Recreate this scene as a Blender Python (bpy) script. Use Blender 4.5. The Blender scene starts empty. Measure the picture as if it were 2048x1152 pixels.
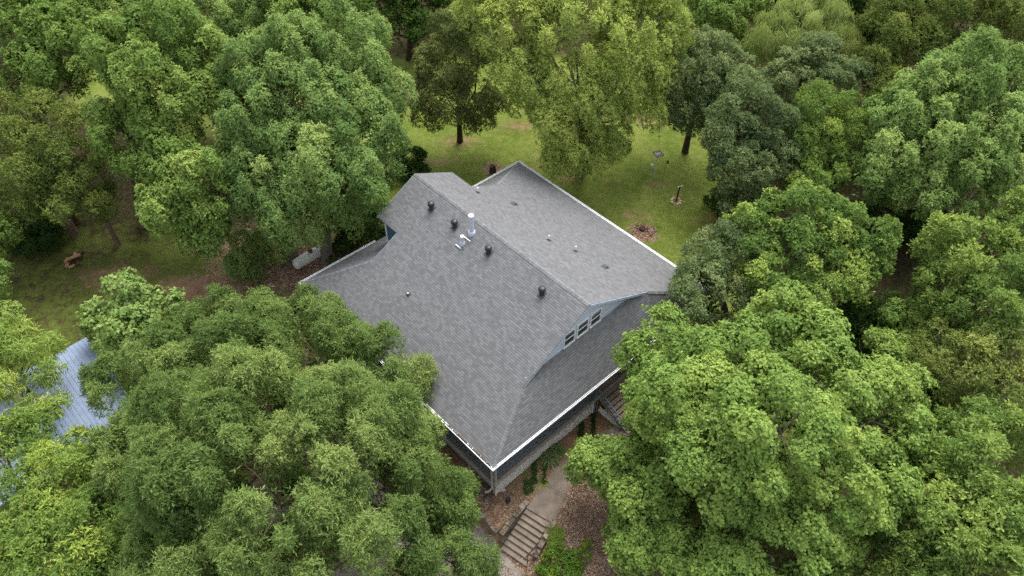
import bpy, math, random
import numpy as np
from mathutils import Vector, Matrix

# ------------------------------------------------------------------ camera, sky, sun, exposure
scene = bpy.context.scene
C = scene.collection
FPX, PITCH, ROLL, CZ = 1575.6, math.radians(47.868), 0.0024, 50.2
YAW = math.radians(43.425)
CF = np.array([0, math.cos(PITCH), -math.sin(PITCH)])
UP0 = np.array([0, math.sin(PITCH), math.cos(PITCH)]); RT0 = np.array([1.0, 0, 0])
RT = math.cos(ROLL) * RT0 + math.sin(ROLL) * UP0
UPV = -math.sin(ROLL) * RT0 + math.cos(ROLL) * UP0
cam_data = bpy.data.cameras.new('camera'); cam = bpy.data.objects.new('camera', cam_data); C.objects.link(cam)
cam_data.sensor_width = 36; cam_data.lens = FPX / 2048 * 36; cam_data.clip_end = 3000; cam_data.clip_start = 0.5
M = Matrix(((RT[0], UPV[0], -CF[0], 0), (RT[1], UPV[1], -CF[1], 0), (RT[2], UPV[2], -CF[2], CZ), (0, 0, 0, 1)))
cam.matrix_world = M
scene.camera = cam

world = bpy.data.worlds.new('World'); scene.world = world; world.use_nodes = True
SUN_EL, SUN_AZ = math.radians(63), math.radians(20)      # azimuth measured from +Y towards +X
wn = world.node_tree; wn.nodes.clear()
sky = wn.nodes.new('ShaderNodeTexSky'); sky.sky_type = 'NISHITA'; sky.sun_disc = False
sky.sun_elevation = SUN_EL; sky.sun_rotation = SUN_AZ; sky.air_density = 1.0; sky.dust_density = 3.0; sky.ozone_density = 1.0
hs = wn.nodes.new('ShaderNodeHueSaturation'); hs.inputs['Saturation'].default_value = 0.30
bg = wn.nodes.new('ShaderNodeBackground'); bg.inputs[1].default_value = 0.15
wo = wn.nodes.new('ShaderNodeOutputWorld')
wn.links.new(sky.outputs[0], hs.inputs['Color']); wn.links.new(hs.outputs[0], bg.inputs[0]); wn.links.new(bg.outputs[0], wo.inputs[0])
sun_d = bpy.data.lights.new('sun', 'SUN'); sun = bpy.data.objects.new('sun', sun_d); C.objects.link(sun)
sun_d.energy = 1.15; sun_d.angle = math.radians(32); sun_d.color = (1.0, 0.97, 0.92)
sdir = Vector((math.sin(SUN_AZ) * math.cos(SUN_EL), math.cos(SUN_AZ) * math.cos(SUN_EL), math.sin(SUN_EL)))
sun.rotation_euler = sdir.to_track_quat('Z', 'Y').to_euler(); sun.location = (40, 60, 90)
scene.view_settings.view_transform = 'Standard'; scene.view_settings.look = 'None'
scene.view_settings.exposure = 1.38; scene.view_settings.gamma = 1.0
scene.cycles.max_bounces = 7; scene.cycles.diffuse_bounces = 5; scene.cycles.glossy_bounces = 2
scene.cycles.transmission_bounces = 3; scene.cycles.transparent_max_bounces = 6
scene.cycles.use_denoising = False
scene.cycles.caustics_reflective = False; scene.cycles.caustics_refractive = False

# ------------------------------------------------------------------ survey maths
ud = np.array([math.cos(YAW), math.sin(YAW)]); vd = np.array([-ud[1], ud[0]]); A0 = np.array([-1.190, 25.194])
O = np.array([0, 0, CZ])
def ray(x, y): return CF + (x - 1024) / FPX * RT - (y - 576) / FPX * UPV
def at_z(x, y, z):
    d = ray(x, y); return O + d * (z - CZ) / d[2]
def at_y(x, y, Y):
    d = ray(x, y); return O + d * Y / d[1]
def hw(u, v, z=0.0): q = A0 + u * ud + v * vd; return np.array([q[0], q[1], z])
def to_uv(x, y):
    dx = x - A0[0]; dy = y - A0[1]; return dx * ud[0] + dy * ud[1], dx * vd[0] + dy * vd[1]

# ------------------------------------------------------------------ object helpers
def tag(o, label, cat, group=None):
    o['label'] = label; o['category'] = cat
    if group: o['group'] = group
    return o
def empty(name, loc, rz=0.0, label=None, cat=None, group=None):
    o = bpy.data.objects.new(name, None); C.objects.link(o); o.location = loc; o.rotation_euler = (0, 0, rz)
    if label: tag(o, label, cat, group)
    return o
def mesh_np(name, V, F, mat, parent=None, tint=None, smooth=False, uv=None):
    """V (n,3), F (m,k) of equal sized faces"""
    V = np.asarray(V, np.float32); F = np.asarray(F, np.int32)
    me = bpy.data.meshes.new(name)
    me.vertices.add(len(V)); me.vertices.foreach_set('co', V.ravel())
    k = F.shape[1]; me.loops.add(F.size); me.loops.foreach_set('vertex_index', F.ravel())
    me.polygons.add(len(F)); me.polygons.foreach_set('loop_start', np.arange(0, F.size, k, dtype=np.int32))
    me.update(calc_edges=True)
    if tint is not None:
        a = me.attributes.new('tint', 'FLOAT', 'FACE'); a.data.foreach_set('value', np.asarray(tint, np.float32))
    if smooth: me.polygons.foreach_set('use_smooth', np.ones(len(F), bool))
    if mat: me.materials.append(mat)
    o = bpy.data.objects.new(name, me); C.objects.link(o)
    if parent: o.parent = parent
    return o
class MB:
    def __init__(s): s.V = []; s.F = []; s.UV = []; s.mi = []
    def face(s, pts, uv=None, mi=0):
        b = len(s.V); s.V += [tuple(map(float, p)) for p in pts]; s.F.append(tuple(range(b, b + len(pts))))
        s.UV += list(uv) if uv else [(p[0] + p[1], p[2]) for p in pts]; s.mi.append(mi)
    def box(s, x0, x1, y0, y1, z0, z1, mi=0):
        s.obox((x0, y0, z0), (x1 - x0, 0, 0), (0, y1 - y0, 0), (0, 0, z1 - z0), mi)
    def obox(s, o, a, b, c, mi=0):
        o, a, b, c = [np.array(q, float) for q in (o, a, b, c)]
        if np.dot(np.cross(a, b), c) < 0: a, b = b, a
        P = [o, o + a, o + a + b, o + b, o + c, o + a + c, o + a + b + c, o + b + c]
        la, lb, lc = [float(np.linalg.norm(q)) for q in (a, b, c)]
        for f, l1, l2 in (((3, 2, 1, 0), la, lb), ((4, 5, 6, 7), la, lb), ((0, 1, 5, 4), la, lc), ((1, 2, 6, 5), lb, lc), ((2, 3, 7, 6), la, lc), ((3, 0, 4, 7), lb, lc)):
            s.face([P[i] for i in f], [(0, 0), (l1, 0), (l1, l2), (0, l2)], mi)
    def bar(s, p, q, w, h, up=(0, 0, 1), mi=0):
        p = np.array(p, float); q = np.array(q, float); d = q - p; L = np.linalg.norm(d); d /= L
        up = np.array(up, float); sd = np.cross(d, up)
        if np.linalg.norm(sd) < 1e-4: sd = np.cross(d, (1, 0, 0))
        sd /= np.linalg.norm(sd); u = np.cross(sd, d)
        s.obox(p - sd * w / 2 - u * h / 2, d * L, sd * w, u * h, mi)
    def tube(s, pts, rad, n=8, cap=True, mi=0):
        pts = [np.array(p, float) for p in pts]
        rad = list(rad) if hasattr(rad, '__len__') else [rad] * len(pts)
        rings = []
        for i, p in enumerate(pts):
            d = pts[min(i + 1, len(pts) - 1)] - pts[max(i - 1, 0)]; d = d / (np.linalg.norm(d) + 1e-9)
            a = np.cross(d, (0.3, 0.9, 0.1) if abs(d[2]) > .8 else (0, 0, 1)); a /= np.linalg.norm(a); b = np.cross(d, a)
            rings.append([p + rad[i] * (math.cos(t) * a + math.sin(t) * b) for t in np.linspace(0, 2 * math.pi, n, endpoint=False)])
        for i in range(len(rings) - 1):
            for j in range(n):
                k = (j + 1) % n; s.face([rings[i][k], rings[i][j], rings[i + 1][j], rings[i + 1][k]], None, mi)
        if cap: s.face(rings[-1][::-1] if False else rings[-1], None, mi); s.face(rings[0][::-1], None, mi)
    def lathe(s, o, prof, n=20, axis=(0, 0, 1), mi=0):
        ax = np.array(axis, float); ax /= np.linalg.norm(ax); o = np.array(o, float)
        s.tube([o + ax * z for r, z in prof], [max(r, 1e-3) for r, z in prof], n, True, mi) if abs(ax[2]) < .99 else s._lz(o, prof, n, mi)
    def _lz(s, o, prof, n, mi):
        R = [[(o[0] + r * math.cos(t), o[1] + r * math.sin(t), o[2] + z) for t in np.linspace(0, 2 * math.pi, n, endpoint=False)] for r, z in prof]
        for i in range(len(R) - 1):
            for j in range(n):
                k = (j + 1) % n; s.face([R[i][j], R[i][k], R[i + 1][k], R[i + 1][j]], None, mi)
        s.face(R[-1], None, mi); s.face(R[0][::-1], None, mi)
    def build(s, name, mat, parent=None, smooth=False, bevel=0, weld=False):
        me = bpy.data.meshes.new(name); me.from_pydata(s.V, [], s.F)
        uvl = me.uv_layers.new(name='UVMap'); uvl.data.foreach_set('uv', np.array(s.UV, np.float32).ravel())
        for m in (mat if isinstance(mat, (list, tuple)) else [mat]): me.materials.append(m)
        me.polygons.foreach_set('material_index', s.mi)
        if weld or smooth or bevel:
            import bmesh
            bm = bmesh.new(); bm.from_mesh(me); bmesh.ops.remove_doubles(bm, verts=bm.verts, dist=1e-4); bm.to_mesh(me); bm.free()
        if smooth:
            me.polygons.foreach_set('use_smooth', [True] * len(me.polygons))
        o = bpy.data.objects.new(name, me); C.objects.link(o)
        if smooth:
            try: me.set_sharp_from_angle(angle=math.radians(40))
            except Exception: pass
        if parent: o.parent = parent
        return o

# ------------------------------------------------------------------ material helpers
def srgb(r, g, b):
    f = lambda c: (c / 255 / 12.92) if c / 255 <= .04045 else ((c / 255 + .055) / 1.055) ** 2.4
    return (f(r), f(g), f(b), 1)
class NT:
    def __init__(s, name, rough=.8, spec=.3):
        s.m = bpy.data.materials.new(name); s.m.use_nodes = True; s.t = s.m.node_tree; s.t.nodes.clear()
        s.out = s.n('ShaderNodeOutputMaterial'); s.b = s.n('ShaderNodeBsdfPrincipled')
        s.b.inputs['Roughness'].default_value = rough; s.b.inputs['Specular IOR Level'].default_value = spec
        s.l(s.b.outputs[0], s.out.inputs[0])
    def n(s, ty, **kw):
        nd = s.t.nodes.new(ty)
        for k, v in kw.items(): setattr(nd, k, v)
        return nd
    def l(s, a, b): s.t.links.new(a, b)
    def val(s, inp, x):
        if isinstance(x, bpy.types.NodeSocket): s.l(x, inp)
        else: inp.default_value = x
    def math(s, op, a, b=0.0, c=0.0):
        nd = s.n('ShaderNodeMath', operation=op); s.val(nd.inputs[0], a); s.val(nd.inputs[1], b); s.val(nd.inputs[2], c); return nd.outputs[0]
    def noise(s, vec, scale, detail=3, rough=.5):
        nd = s.n('ShaderNodeTexNoise'); s.l(vec, nd.inputs['Vector']); nd.inputs['Scale'].default_value = scale
        nd.inputs['Detail'].default_value = detail; nd.inputs['Roughness'].default_value = rough; return nd.outputs[0]
    def mix(s, f, a, b, mode='MIX'):
        nd = s.n('ShaderNodeMix', data_type='RGBA', blend_type=mode); s.val(nd.inputs[0], f); s.val(nd.inputs[6], a); s.val(nd.inputs[7], b); return nd.outputs[2]
    def rng(s, x, a, b, c=0.0, d=1.0):
        nd = s.n('ShaderNodeMapRange'); s.val(nd.inputs[0], x)
        for i, q in enumerate((a, b, c, d)): nd.inputs[i + 1].default_value = q
        return nd.outputs[0]
    def ramp(s, x, stops):
        nd = s.n('ShaderNodeValToRGB'); s.val(nd.inputs[0], x); e = nd.color_ramp.elements
        while len(e) < len(stops): e.new(.5)
        for i, (p, c) in enumerate(stops): e[i].position = p; e[i].color = c
        return nd.outputs[0]
    def obj(s): return s.n('ShaderNodeTexCoord').outputs['Object']
    def uv(s): return s.n('ShaderNodeTexCoord').outputs['UV']
    def bump(s, h, strength=.5, dist=.02):
        nd = s.n('ShaderNodeBump'); nd.inputs['Strength'].default_value = strength; nd.inputs['Distance'].default_value = dist
        s.l(h, nd.inputs['Height']); s.l(nd.outputs[0], s.b.inputs['Normal'])
    def col(s, c): s.val(s.b.inputs['Base Color'], c)
def simple(name, c, rough=.7, spec=.3, var=.25, scale=6, metal=0.0):
    t = NT(name, rough, spec); n = t.noise(t.obj(), scale, 5, .6)
    d = tuple(q * (1 - var) for q in c[:3]) + (1,); l = tuple(min(1, q * (1 + var)) for q in c[:3]) + (1,)
    t.col(t.ramp(n, [(.3, d), (.7, l)])); t.b.inputs['Metallic'].default_value = metal; t.bump(n, .15, .01); return t.m

def shingle_mat(name, base, caps=False):
    t = NT(name, .93, .25); uv = t.uv(); sp = t.n('ShaderNodeSeparateXYZ'); t.l(uv, sp.inputs[0])
    ROW = .165; W = .30
    y = t.math('DIVIDE', sp.outputs[1], ROW); row = t.math('FLOOR', y); fy = t.math('FRACT', y)
    wn1 = t.n('ShaderNodeTexWhiteNoise', noise_dimensions='1D'); t.l(row, wn1.inputs['W'])
    x = t.math('ADD', t.math('DIVIDE', sp.outputs[0], W), t.math('MULTIPLY', wn1.outputs[0], 7.3)); 
    cell = t.math('FLOOR', x); fx = t.math('FRACT', x)
    cb = t.n('ShaderNodeCombineXYZ'); t.l(cell, cb.inputs[0]); t.l(row, cb.inputs[1])
    w2 = t.n('ShaderNodeTexWhiteNoise', noise_dimensions='2D'); t.l(cb.outputs[0], w2.inputs['Vector'])
    # second, wider laminated pattern
    x2 = t.math('ADD', t.math('DIVIDE', sp.outputs[0], .52), t.math('MULTIPLY', wn1.outputs[0], 3.1)); c2 = t.math('FLOOR', x2)
    cb2 = t.n('ShaderNodeCombineXYZ'); t.l(c2, cb2.inputs[0]); t.l(row, cb2.inputs[1]); cb2.inputs[2].default_value = 4
    w3 = t.n('ShaderNodeTexWhiteNoise', noise_dimensions='3D'); t.l(cb2.outputs[0], w3.inputs['Vector'])
    tone = t.math('ADD', t.math('MULTIPLY', w2.outputs[0], .85), t.math('MULTIPLY', w3.outputs[0], .15))
    big = t.noise(uv, .35, 4, .6); mp = t.n('ShaderNodeMapping'); t.l(uv, mp.inputs[0]); mp.inputs['Scale'].default_value = (.5, 3.2, 1)
    streak = t.noise(mp.outputs[0], .6, 3, .6); grain = t.noise(uv, 60, 2, .7)
    tone = t.math('ADD', t.math('MULTIPLY', tone, .76), t.math('MULTIPLY', big, .14)); tone = t.math('ADD', tone, t.math('MULTIPLY', streak, .14)); tone = t.math('ADD', tone, t.math('MULTIPLY', grain, .16))
    c = np.array(base[:3])
    colr = t.ramp(t.rng(tone, .28, .96), [(0, tuple(c * .82) + (1,)), (.5, tuple(c) + (1,)), (1, tuple(c * 1.20) + (1,))])
    butt = t.math('LESS_THAN', fy, .22); side = t.math('LESS_THAN', fx, .05)  # butt: course shadow line painted into the colour; side: joint between tabs
    edge = t.math('MAXIMUM', t.math('MULTIPLY', butt, .6), t.math('MULTIPLY', side, .28))
    colr = t.mix(edge, colr, tuple(c * .30) + (1,)); t.col(colr)
    h = t.math('ADD', t.math('MULTIPLY', fy, -.7), t.math('MULTIPLY', w3.outputs[0], .5)); h = t.math('ADD', h, t.math('MULTIPLY', grain, .3))
    t.bump(h, .6, .010); return t.m

def leaf_mat(name, dark, mid, light, trans=.30):
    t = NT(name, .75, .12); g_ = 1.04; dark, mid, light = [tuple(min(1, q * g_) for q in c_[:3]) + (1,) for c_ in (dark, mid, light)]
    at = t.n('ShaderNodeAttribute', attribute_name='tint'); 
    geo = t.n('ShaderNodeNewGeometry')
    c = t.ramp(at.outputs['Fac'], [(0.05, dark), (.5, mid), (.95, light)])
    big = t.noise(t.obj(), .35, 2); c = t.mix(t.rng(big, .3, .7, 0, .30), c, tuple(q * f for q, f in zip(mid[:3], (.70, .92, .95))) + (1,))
    t.col(c)
    tr = t.n('ShaderNodeBsdfTranslucent'); t.l(t.mix(.5, c, tuple(min(1, q * f) for q, f in zip(light[:3], (1.2, 1.25, .7))) + (1,)), tr.inputs[0])
    mx = t.n('ShaderNodeMixShader'); mx.inputs[0].default_value = trans
    t.l(t.b.outputs[0], mx.inputs[1]); t.l(tr.outputs[0], mx.inputs[2]); t.l(mx.outputs[0], t.out.inputs[0])
    return t.m

def bark_mat(name, c):
    t = NT(name, .95, .1); mp = t.n('ShaderNodeMapping'); t.l(t.obj(), mp.inputs[0]); mp.inputs['Scale'].default_value = (5, 5, 1)
    n = t.noise(mp.outputs[0], 2.2, 6, .7); c = np.array(c[:3])
    t.col(t.ramp(n, [(.3, tuple(c * .45) + (1,)), (.7, tuple(c * 1.3) + (1,))])); t.bump(n, .9, .05); return t.m

def board_mat(name, c, pitch=.15, axis=0, rough=.7, gap=.08, var=.2, use_uv=False):
    """boards / siding: one tone per board with a narrow dark joint"""
    t = NT(name, rough, .3); src = t.uv() if use_uv else t.obj(); sp = t.n('ShaderNodeSeparateXYZ'); t.l(src, sp.inputs[0])
    y = t.math('DIVIDE', sp.outputs[axis], pitch); row = t.math('FLOOR', y); fy = t.math('FRACT', y)
    w = t.n('ShaderNodeTexWhiteNoise', noise_dimensions='1D'); t.l(row, w.inputs['W'])
    n = t.noise(src, 3.0, 5, .65); f = t.math('ADD', t.math('MULTIPLY', w.outputs[0], .5), t.math('MULTIPLY', n, .5)); c = np.array(c[:3])
    colr = t.ramp(f, [(.2, tuple(c * (1 - var)) + (1,)), (.8, tuple(np.minimum(1, c * (1 + var))) + (1,))])
    j = t.math('LESS_THAN', fy, gap); t.col(t.mix(t.math('MULTIPLY', j, .65), colr, tuple(c * .3) + (1,)))
    t.bump(t.math('SUBTRACT', t.math('MULTIPLY', n, .3), j), .5, .01); return t.m

MAT = {}
MAT['shingle'] = shingle_mat('grey_shingle', (.151, .1525, .156))
MAT['cap'] = shingle_mat('ridge_shingle', (.176, .178, .182))
MAT['winframe'] = simple('window_paint', (.70, .71, .72), .5, .4, .1, 5)
MAT['edge'] = simple('roof_edge', (.07, .08, .09), .8, .2, .1, 4)
MAT['white'] = simple('white_paint', (.78, .79, .80), .45, .4, .06, 4)
MAT['fascia'] = simple('pale_blue_paint', srgb(178, 190, 206), .55, .3, .08, 4)
MAT['siding'] = board_mat('pale_blue_siding', srgb(200, 206, 222), .14, 2, .6, .12, .05)
MAT['blue'] = simple('dark_blue_paint', srgb(100, 115, 126), .6, .3, .2, 5)
MAT['bluewall'] = board_mat('blue_wall_boards', srgb(66, 98, 116), .3, 1, .6, .1, .12)
MAT['darkwall'] = board_mat('dark_wall_boards', srgb(96, 90, 86), .2, 1, .7, .1, .2)
MAT['deck'] = board_mat('deck_boards', srgb(146, 124, 110), .14, 1, .85, .1, .3)
MAT['rim'] = simple('weathered_timber', srgb(146, 138, 128), .85, .2, .25, 5)
MAT['tread'] = simple('brown_timber', srgb(132, 116, 104), .85, .2, .3, 6)
MAT['lattice'] = simple('lattice_white', srgb(222, 218, 210), .7, .3, .15, 3)
MAT['dspout'] = simple('beige_downspout', srgb(160, 160, 150), .5, .4, .08, 3)
MAT['black'] = simple('black_plastic', (.018, .017, .020), .38, .5, .15, 9)
MAT['galv'] = simple('galvanised_steel', srgb(186, 190, 204), .42, .5, .07, 5, .0)
MAT['pvc'] = simple('white_pvc', (.8, .8, .8), .4, .5, .05, 5)
MAT['lead'] = simple('lead_flashing', (.05, .052, .055), .6, .4, .2, 8)
MAT['glass'] = None
t = NT('window_glass', .08, .6); t.col((.012, .013, .015, 1)); MAT['glass'] = t.m
MAT['bark'] = bark_mat('brown_bark', srgb(112, 96, 80)); MAT['bark_grey'] = bark_mat('grey_bark', srgb(128, 120, 108)); MAT['bark_dark'] = bark_mat('dark_bark', srgb(74, 62, 52))
MAT['metal_roof'] = simple('blue_metal_roof', srgb(124, 138, 160), .7, .3, .08, 2.0, .0)
MAT['tank'] = simple('tank_paint', srgb(205, 206, 198), .5, .4, .12, 3)
MAT['redcap'] = simple('rusty_dome', srgb(120, 62, 50), .7, .3, .25, 8)
MAT['dead'] = bark_mat('dead_wood', srgb(84, 66, 56)); MAT['cutwood'] = simple('cut_wood', srgb(150, 118, 90), .9, .1, .25, 9)
def stone_mat():
    t = NT('rough_stone', .9, .2); v = t.n('ShaderNodeTexVoronoi'); t.l(t.obj(), v.inputs['Vector']); v.inputs['Scale'].default_value = 2.6
    e = t.n('ShaderNodeTexVoronoi', feature='DISTANCE_TO_EDGE'); t.l(t.obj(), e.inputs['Vector']); e.inputs['Scale'].default_value = 2.6
    n = t.noise(t.obj(), 9, 6, .7); sp = t.n('ShaderNodeSeparateColor'); t.l(v.outputs['Color'], sp.inputs[0])
    f = t.math('ADD', t.math('MULTIPLY', sp.outputs[0], .45), t.math('MULTIPLY', n, .55))
    c = t.ramp(f, [(.2, srgb(74, 66, 58)), (.55, srgb(118, 106, 92)), (.85, srgb(150, 140, 124))])
    j = t.rng(e.outputs['Distance'], .0, .05, 1, 0); c = t.mix(t.math('MULTIPLY', j, .6), c, srgb(60, 54, 46)); t.col(c)
    t.bump(t.math('SUBTRACT', n, j), .8, .04); return t.m
MAT['stone'] = stone_mat(); MAT['pale_stone'] = simple('pale_stone', srgb(196, 178, 156), .9, .1, .2, 8)
def concrete_mat(name, c, stain):
    t = NT(name, .92, .15); o = t.obj(); n = t.noise(o, 1.1, 6, .65); g = t.noise(o, 25, 3, .7)
    f = t.math('ADD', t.math('MULTIPLY', n, .75), t.math('MULTIPLY', g, .25))
    t.col(t.ramp(f, [(.32, stain), (.62, c)])); t.bump(g, .4, .01); return t.m
MAT['concrete'] = concrete_mat('old_concrete', srgb(138, 126, 112), srgb(98, 88, 78))
MAT['walk'] = concrete_mat('walk_concrete', srgb(128, 116, 104), srgb(86, 78, 70))

def ground_mat():
    t = NT('ground_cover', .97, .08); o = t.obj()
    def att(n): return t.n('ShaderNodeAttribute', attribute_name=n).outputs['Fac']
    n1 = t.noise(o, .22, 5, .6); n2 = t.noise(o, 1.6, 5, .65); n3 = t.noise(o, 9, 4, .7); n4 = t.noise(o, 28, 3, .7)
    f = t.math('ADD', t.math('MULTIPLY', n1, .30), t.math('MULTIPLY', n2, .30)); f = t.math('ADD', f, t.math('MULTIPLY', n3, .25)); f = t.math('ADD', f, t.math('MULTIPLY', n4, .15))
    grass = t.ramp(f, [(.34, srgb(66, 80, 30)), (.46, srgb(90, 104, 42)), (.54, srgb(110, 120, 56)), (.66, srgb(140, 134, 80))])
    v = t.n('ShaderNodeTexVoronoi'); t.l(o, v.inputs['Vector']); v.inputs['Scale'].default_value = 9; vs = t.n('ShaderNodeSeparateColor'); t.l(v.outputs['Color'], vs.inputs[0])
    lf = t.math('ADD', t.math('MULTIPLY', vs.outputs[0], .5), t.math('MULTIPLY', n2, .5))
    litter = t.ramp(lf, [(.2, srgb(76, 58, 46)), (.45, srgb(116, 92, 76)), (.65, srgb(146, 120, 102)), (.85, srgb(186, 164, 144))])
    soil = t.ramp(f, [(.38, srgb(98, 72, 52)), (.62, srgb(150, 122, 98))])
    forest = t.ramp(lf, [(.25, srgb(30, 30, 18)), (.5, srgb(50, 50, 26)), (.75, srgb(70, 58, 40))])  # woodland floor, its colours darkened to paint the deep shade between trees
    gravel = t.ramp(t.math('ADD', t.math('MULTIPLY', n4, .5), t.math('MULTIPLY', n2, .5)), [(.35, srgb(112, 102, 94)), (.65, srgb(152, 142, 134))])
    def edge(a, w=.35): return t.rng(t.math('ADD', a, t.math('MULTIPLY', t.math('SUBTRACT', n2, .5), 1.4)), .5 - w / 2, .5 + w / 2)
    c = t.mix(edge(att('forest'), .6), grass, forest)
    c = t.mix(edge(att('soil'), .5), c, soil); c = t.mix(edge(att('litter'), .5), c, litter); c = t.mix(edge(att('gravel'), .2), c, gravel)
    t.col(c); t.bump(t.math('ADD', n3, t.math('MULTIPLY', n4, .6)), .8, .05); return t.m
MAT['ground'] = ground_mat()

# ------------------------------------------------------------------ terrain
def sm(x): x = np.clip(x, 0, 1); return x * x * (3 - 2 * x)
STAIR_U0, STAIR_U1, STAIR_V0, STAIR_V1 = -1.35, 1.72, -3.75, -1.95
def ground_z(x, y):
    x = np.asarray(x, float); y = np.asarray(y, float); u, v = to_uv(x, y)
    back = 0.9 * sm((v - 8) / 18) + .3 * sm((u - 22) / 20)
    left = -1.5 * sm((-1.05 - u) / .5) * sm((15 - v) / 12)
    t = np.clip((1.75 - u) / 3.1, 0, 1)
    bandm = sm((-1.45 - v) / .25) * sm((v + 4.4) / .1 + 1)
    bank = -1.5 * sm((2.6 - u) / 6.0 + .0) * sm((-3.6 - v) / .8)
    bank2 = -1.2 * sm((-4.5 - v) / 14)
    st = (-1.5 * t - .12) * bandm * (t > 0)
    z = back + np.minimum(np.minimum(left, st), bank) + bank2 * (1 - sm(-left)) * .6
    z = z + .10 * np.sin(x * .31 + 1) * np.sin(y * .27) + .04 * np.sin(x * 1.1) * np.cos(y * .9)
    inner = sm((u + 1) / .6) * sm((v + 1.5) / .6) * sm((12 - v) / 4)
    return z
def make_ground():
    xs = np.concatenate([np.linspace(-900, -90, 10), np.arange(-80, -12, .7), np.arange(-12, 14, .22), np.arange(14, 80, .7), np.linspace(90, 900, 10)])
    ys = np.concatenate([np.linspace(-600, -20, 8), np.arange(-10, 14, .7), np.arange(14, 36, .22), np.arange(36, 120, .7), np.linspace(135, 1200, 12)])
    X, Y = np.meshgrid(xs, ys); Z = ground_z(X, Y); V = np.stack([X, Y, Z], -1).reshape(-1, 3)
    nx, ny = len(xs), len(ys); i = np.arange(nx - 1)[None, :] + nx * np.arange(ny - 1)[:, None]
    F = np.stack([i, i + 1, i + nx + 1, i + nx], -1).reshape(-1, 4)
    o = mesh_np('ground', V, F, MAT['ground'], smooth=True); o['kind'] = 'structure'
    u, v = to_uv(X, Y)
    def ell(px, py, r1, r2=None, z=.5, soft=.35):
        P = at_z(px, py, z); r2 = r2 or r1; d = np.sqrt(((X - P[0]) / r1) ** 2 + ((Y - P[1]) / r2) ** 2); return np.clip((1 + soft - d) / (2 * soft), 0, 1)
    litter = np.zeros_like(X); soil = np.zeros_like(X); forest = np.zeros_like(X); gravel = np.zeros_like(X)
    for a in [(1288, 458, 1.35, 1.2), (985, 342, 1.0, .9)]: litter = np.maximum(litter, ell(*a))
    for a in [(600, 540, 7.5, 4.0), (540, 500, 6, 3)]: litter = np.maximum(litter, ell(*a, soft=.6) * .85)
    litter = np.maximum(litter, .9 * sm((9 - u) / 3) * sm((-1.9 - v) / .6 + .6 * (u > 3)) * sm((v + 12) / 3) * (u > -5) * sm((v + 20) / 4) * sm((u + 5) / 2))
    litter = np.maximum(litter, .55 * (u > -1.2) * sm((2.5 - u) / 2) * (v > -2.4) * (v < 1.5))
    for a in [(400, 585, 4.6, 2.0), (1036, 258, 2.6, 1.4), (920, 290, 2.4, 1.4), (1310, 368, 1.0, .7), (1352, 402, .9, .8), (1220, 368, .9, .6), (1290, 250, 3, 1.2), (1135, 360, 1.8, 1.2), (1060, 340, 1.2, .6), (830, 190, 3, 3), (1265, 425, 2.4, .8), (1420, 440, 1.6, 1.2), (860, 330, 3, .8), (240, 560, 4, 1.6)]: soil = np.maximum(soil, ell(*a, soft=.6) * .5)
    soil = np.maximum(soil, .8 * (u > 4) * (u < 11.5) * (v > -1.1) * (v < 1)); soil = np.maximum(soil, ell(400, 588, 4.2, 1.8, soft=.5) * .95); soil = np.maximum(soil, .95 * sm((u + 5) / 1) * sm((1.5 - u) / 1) * (v > -1.2) * sm((13 - v) / 2)); soil = np.maximum(soil, .75 * (u > -2) * sm((5 - u) / 3) * (v > -2.6) * (v < 12) * sm((1.2 - v) / 1 + 1 * (u < .6)))
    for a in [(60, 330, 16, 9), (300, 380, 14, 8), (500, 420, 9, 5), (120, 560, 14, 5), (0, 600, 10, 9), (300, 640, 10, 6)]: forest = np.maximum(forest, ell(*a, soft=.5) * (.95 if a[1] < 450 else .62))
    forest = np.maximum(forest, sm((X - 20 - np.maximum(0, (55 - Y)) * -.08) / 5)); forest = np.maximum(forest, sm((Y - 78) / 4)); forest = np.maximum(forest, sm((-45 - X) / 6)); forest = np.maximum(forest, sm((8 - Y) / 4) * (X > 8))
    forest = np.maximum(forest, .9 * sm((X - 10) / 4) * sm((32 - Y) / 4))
    gravel = sm((-3.6 - u) / .5) * sm((14 - v) / 2.5) * sm((u + 26) / 3); gravel = np.maximum(gravel, sm((-1.2 - u) / .3) * (v < 2) * (v > -9))
    litter = np.where(gravel > .4, 0, litter); forest = np.where(gravel > .4, 0, forest)
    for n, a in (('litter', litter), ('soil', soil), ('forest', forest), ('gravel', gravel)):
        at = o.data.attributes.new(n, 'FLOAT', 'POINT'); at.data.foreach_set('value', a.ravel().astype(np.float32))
    return o
make_ground()
def gz(x, y): return float(ground_z(x, y))
def on_ground(px, py, it=4):
    z = 0.5
    for _ in range(it): P = at_z(px, py, z); z = gz(P[0], P[1])
    return at_z(px, py, z)

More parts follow.
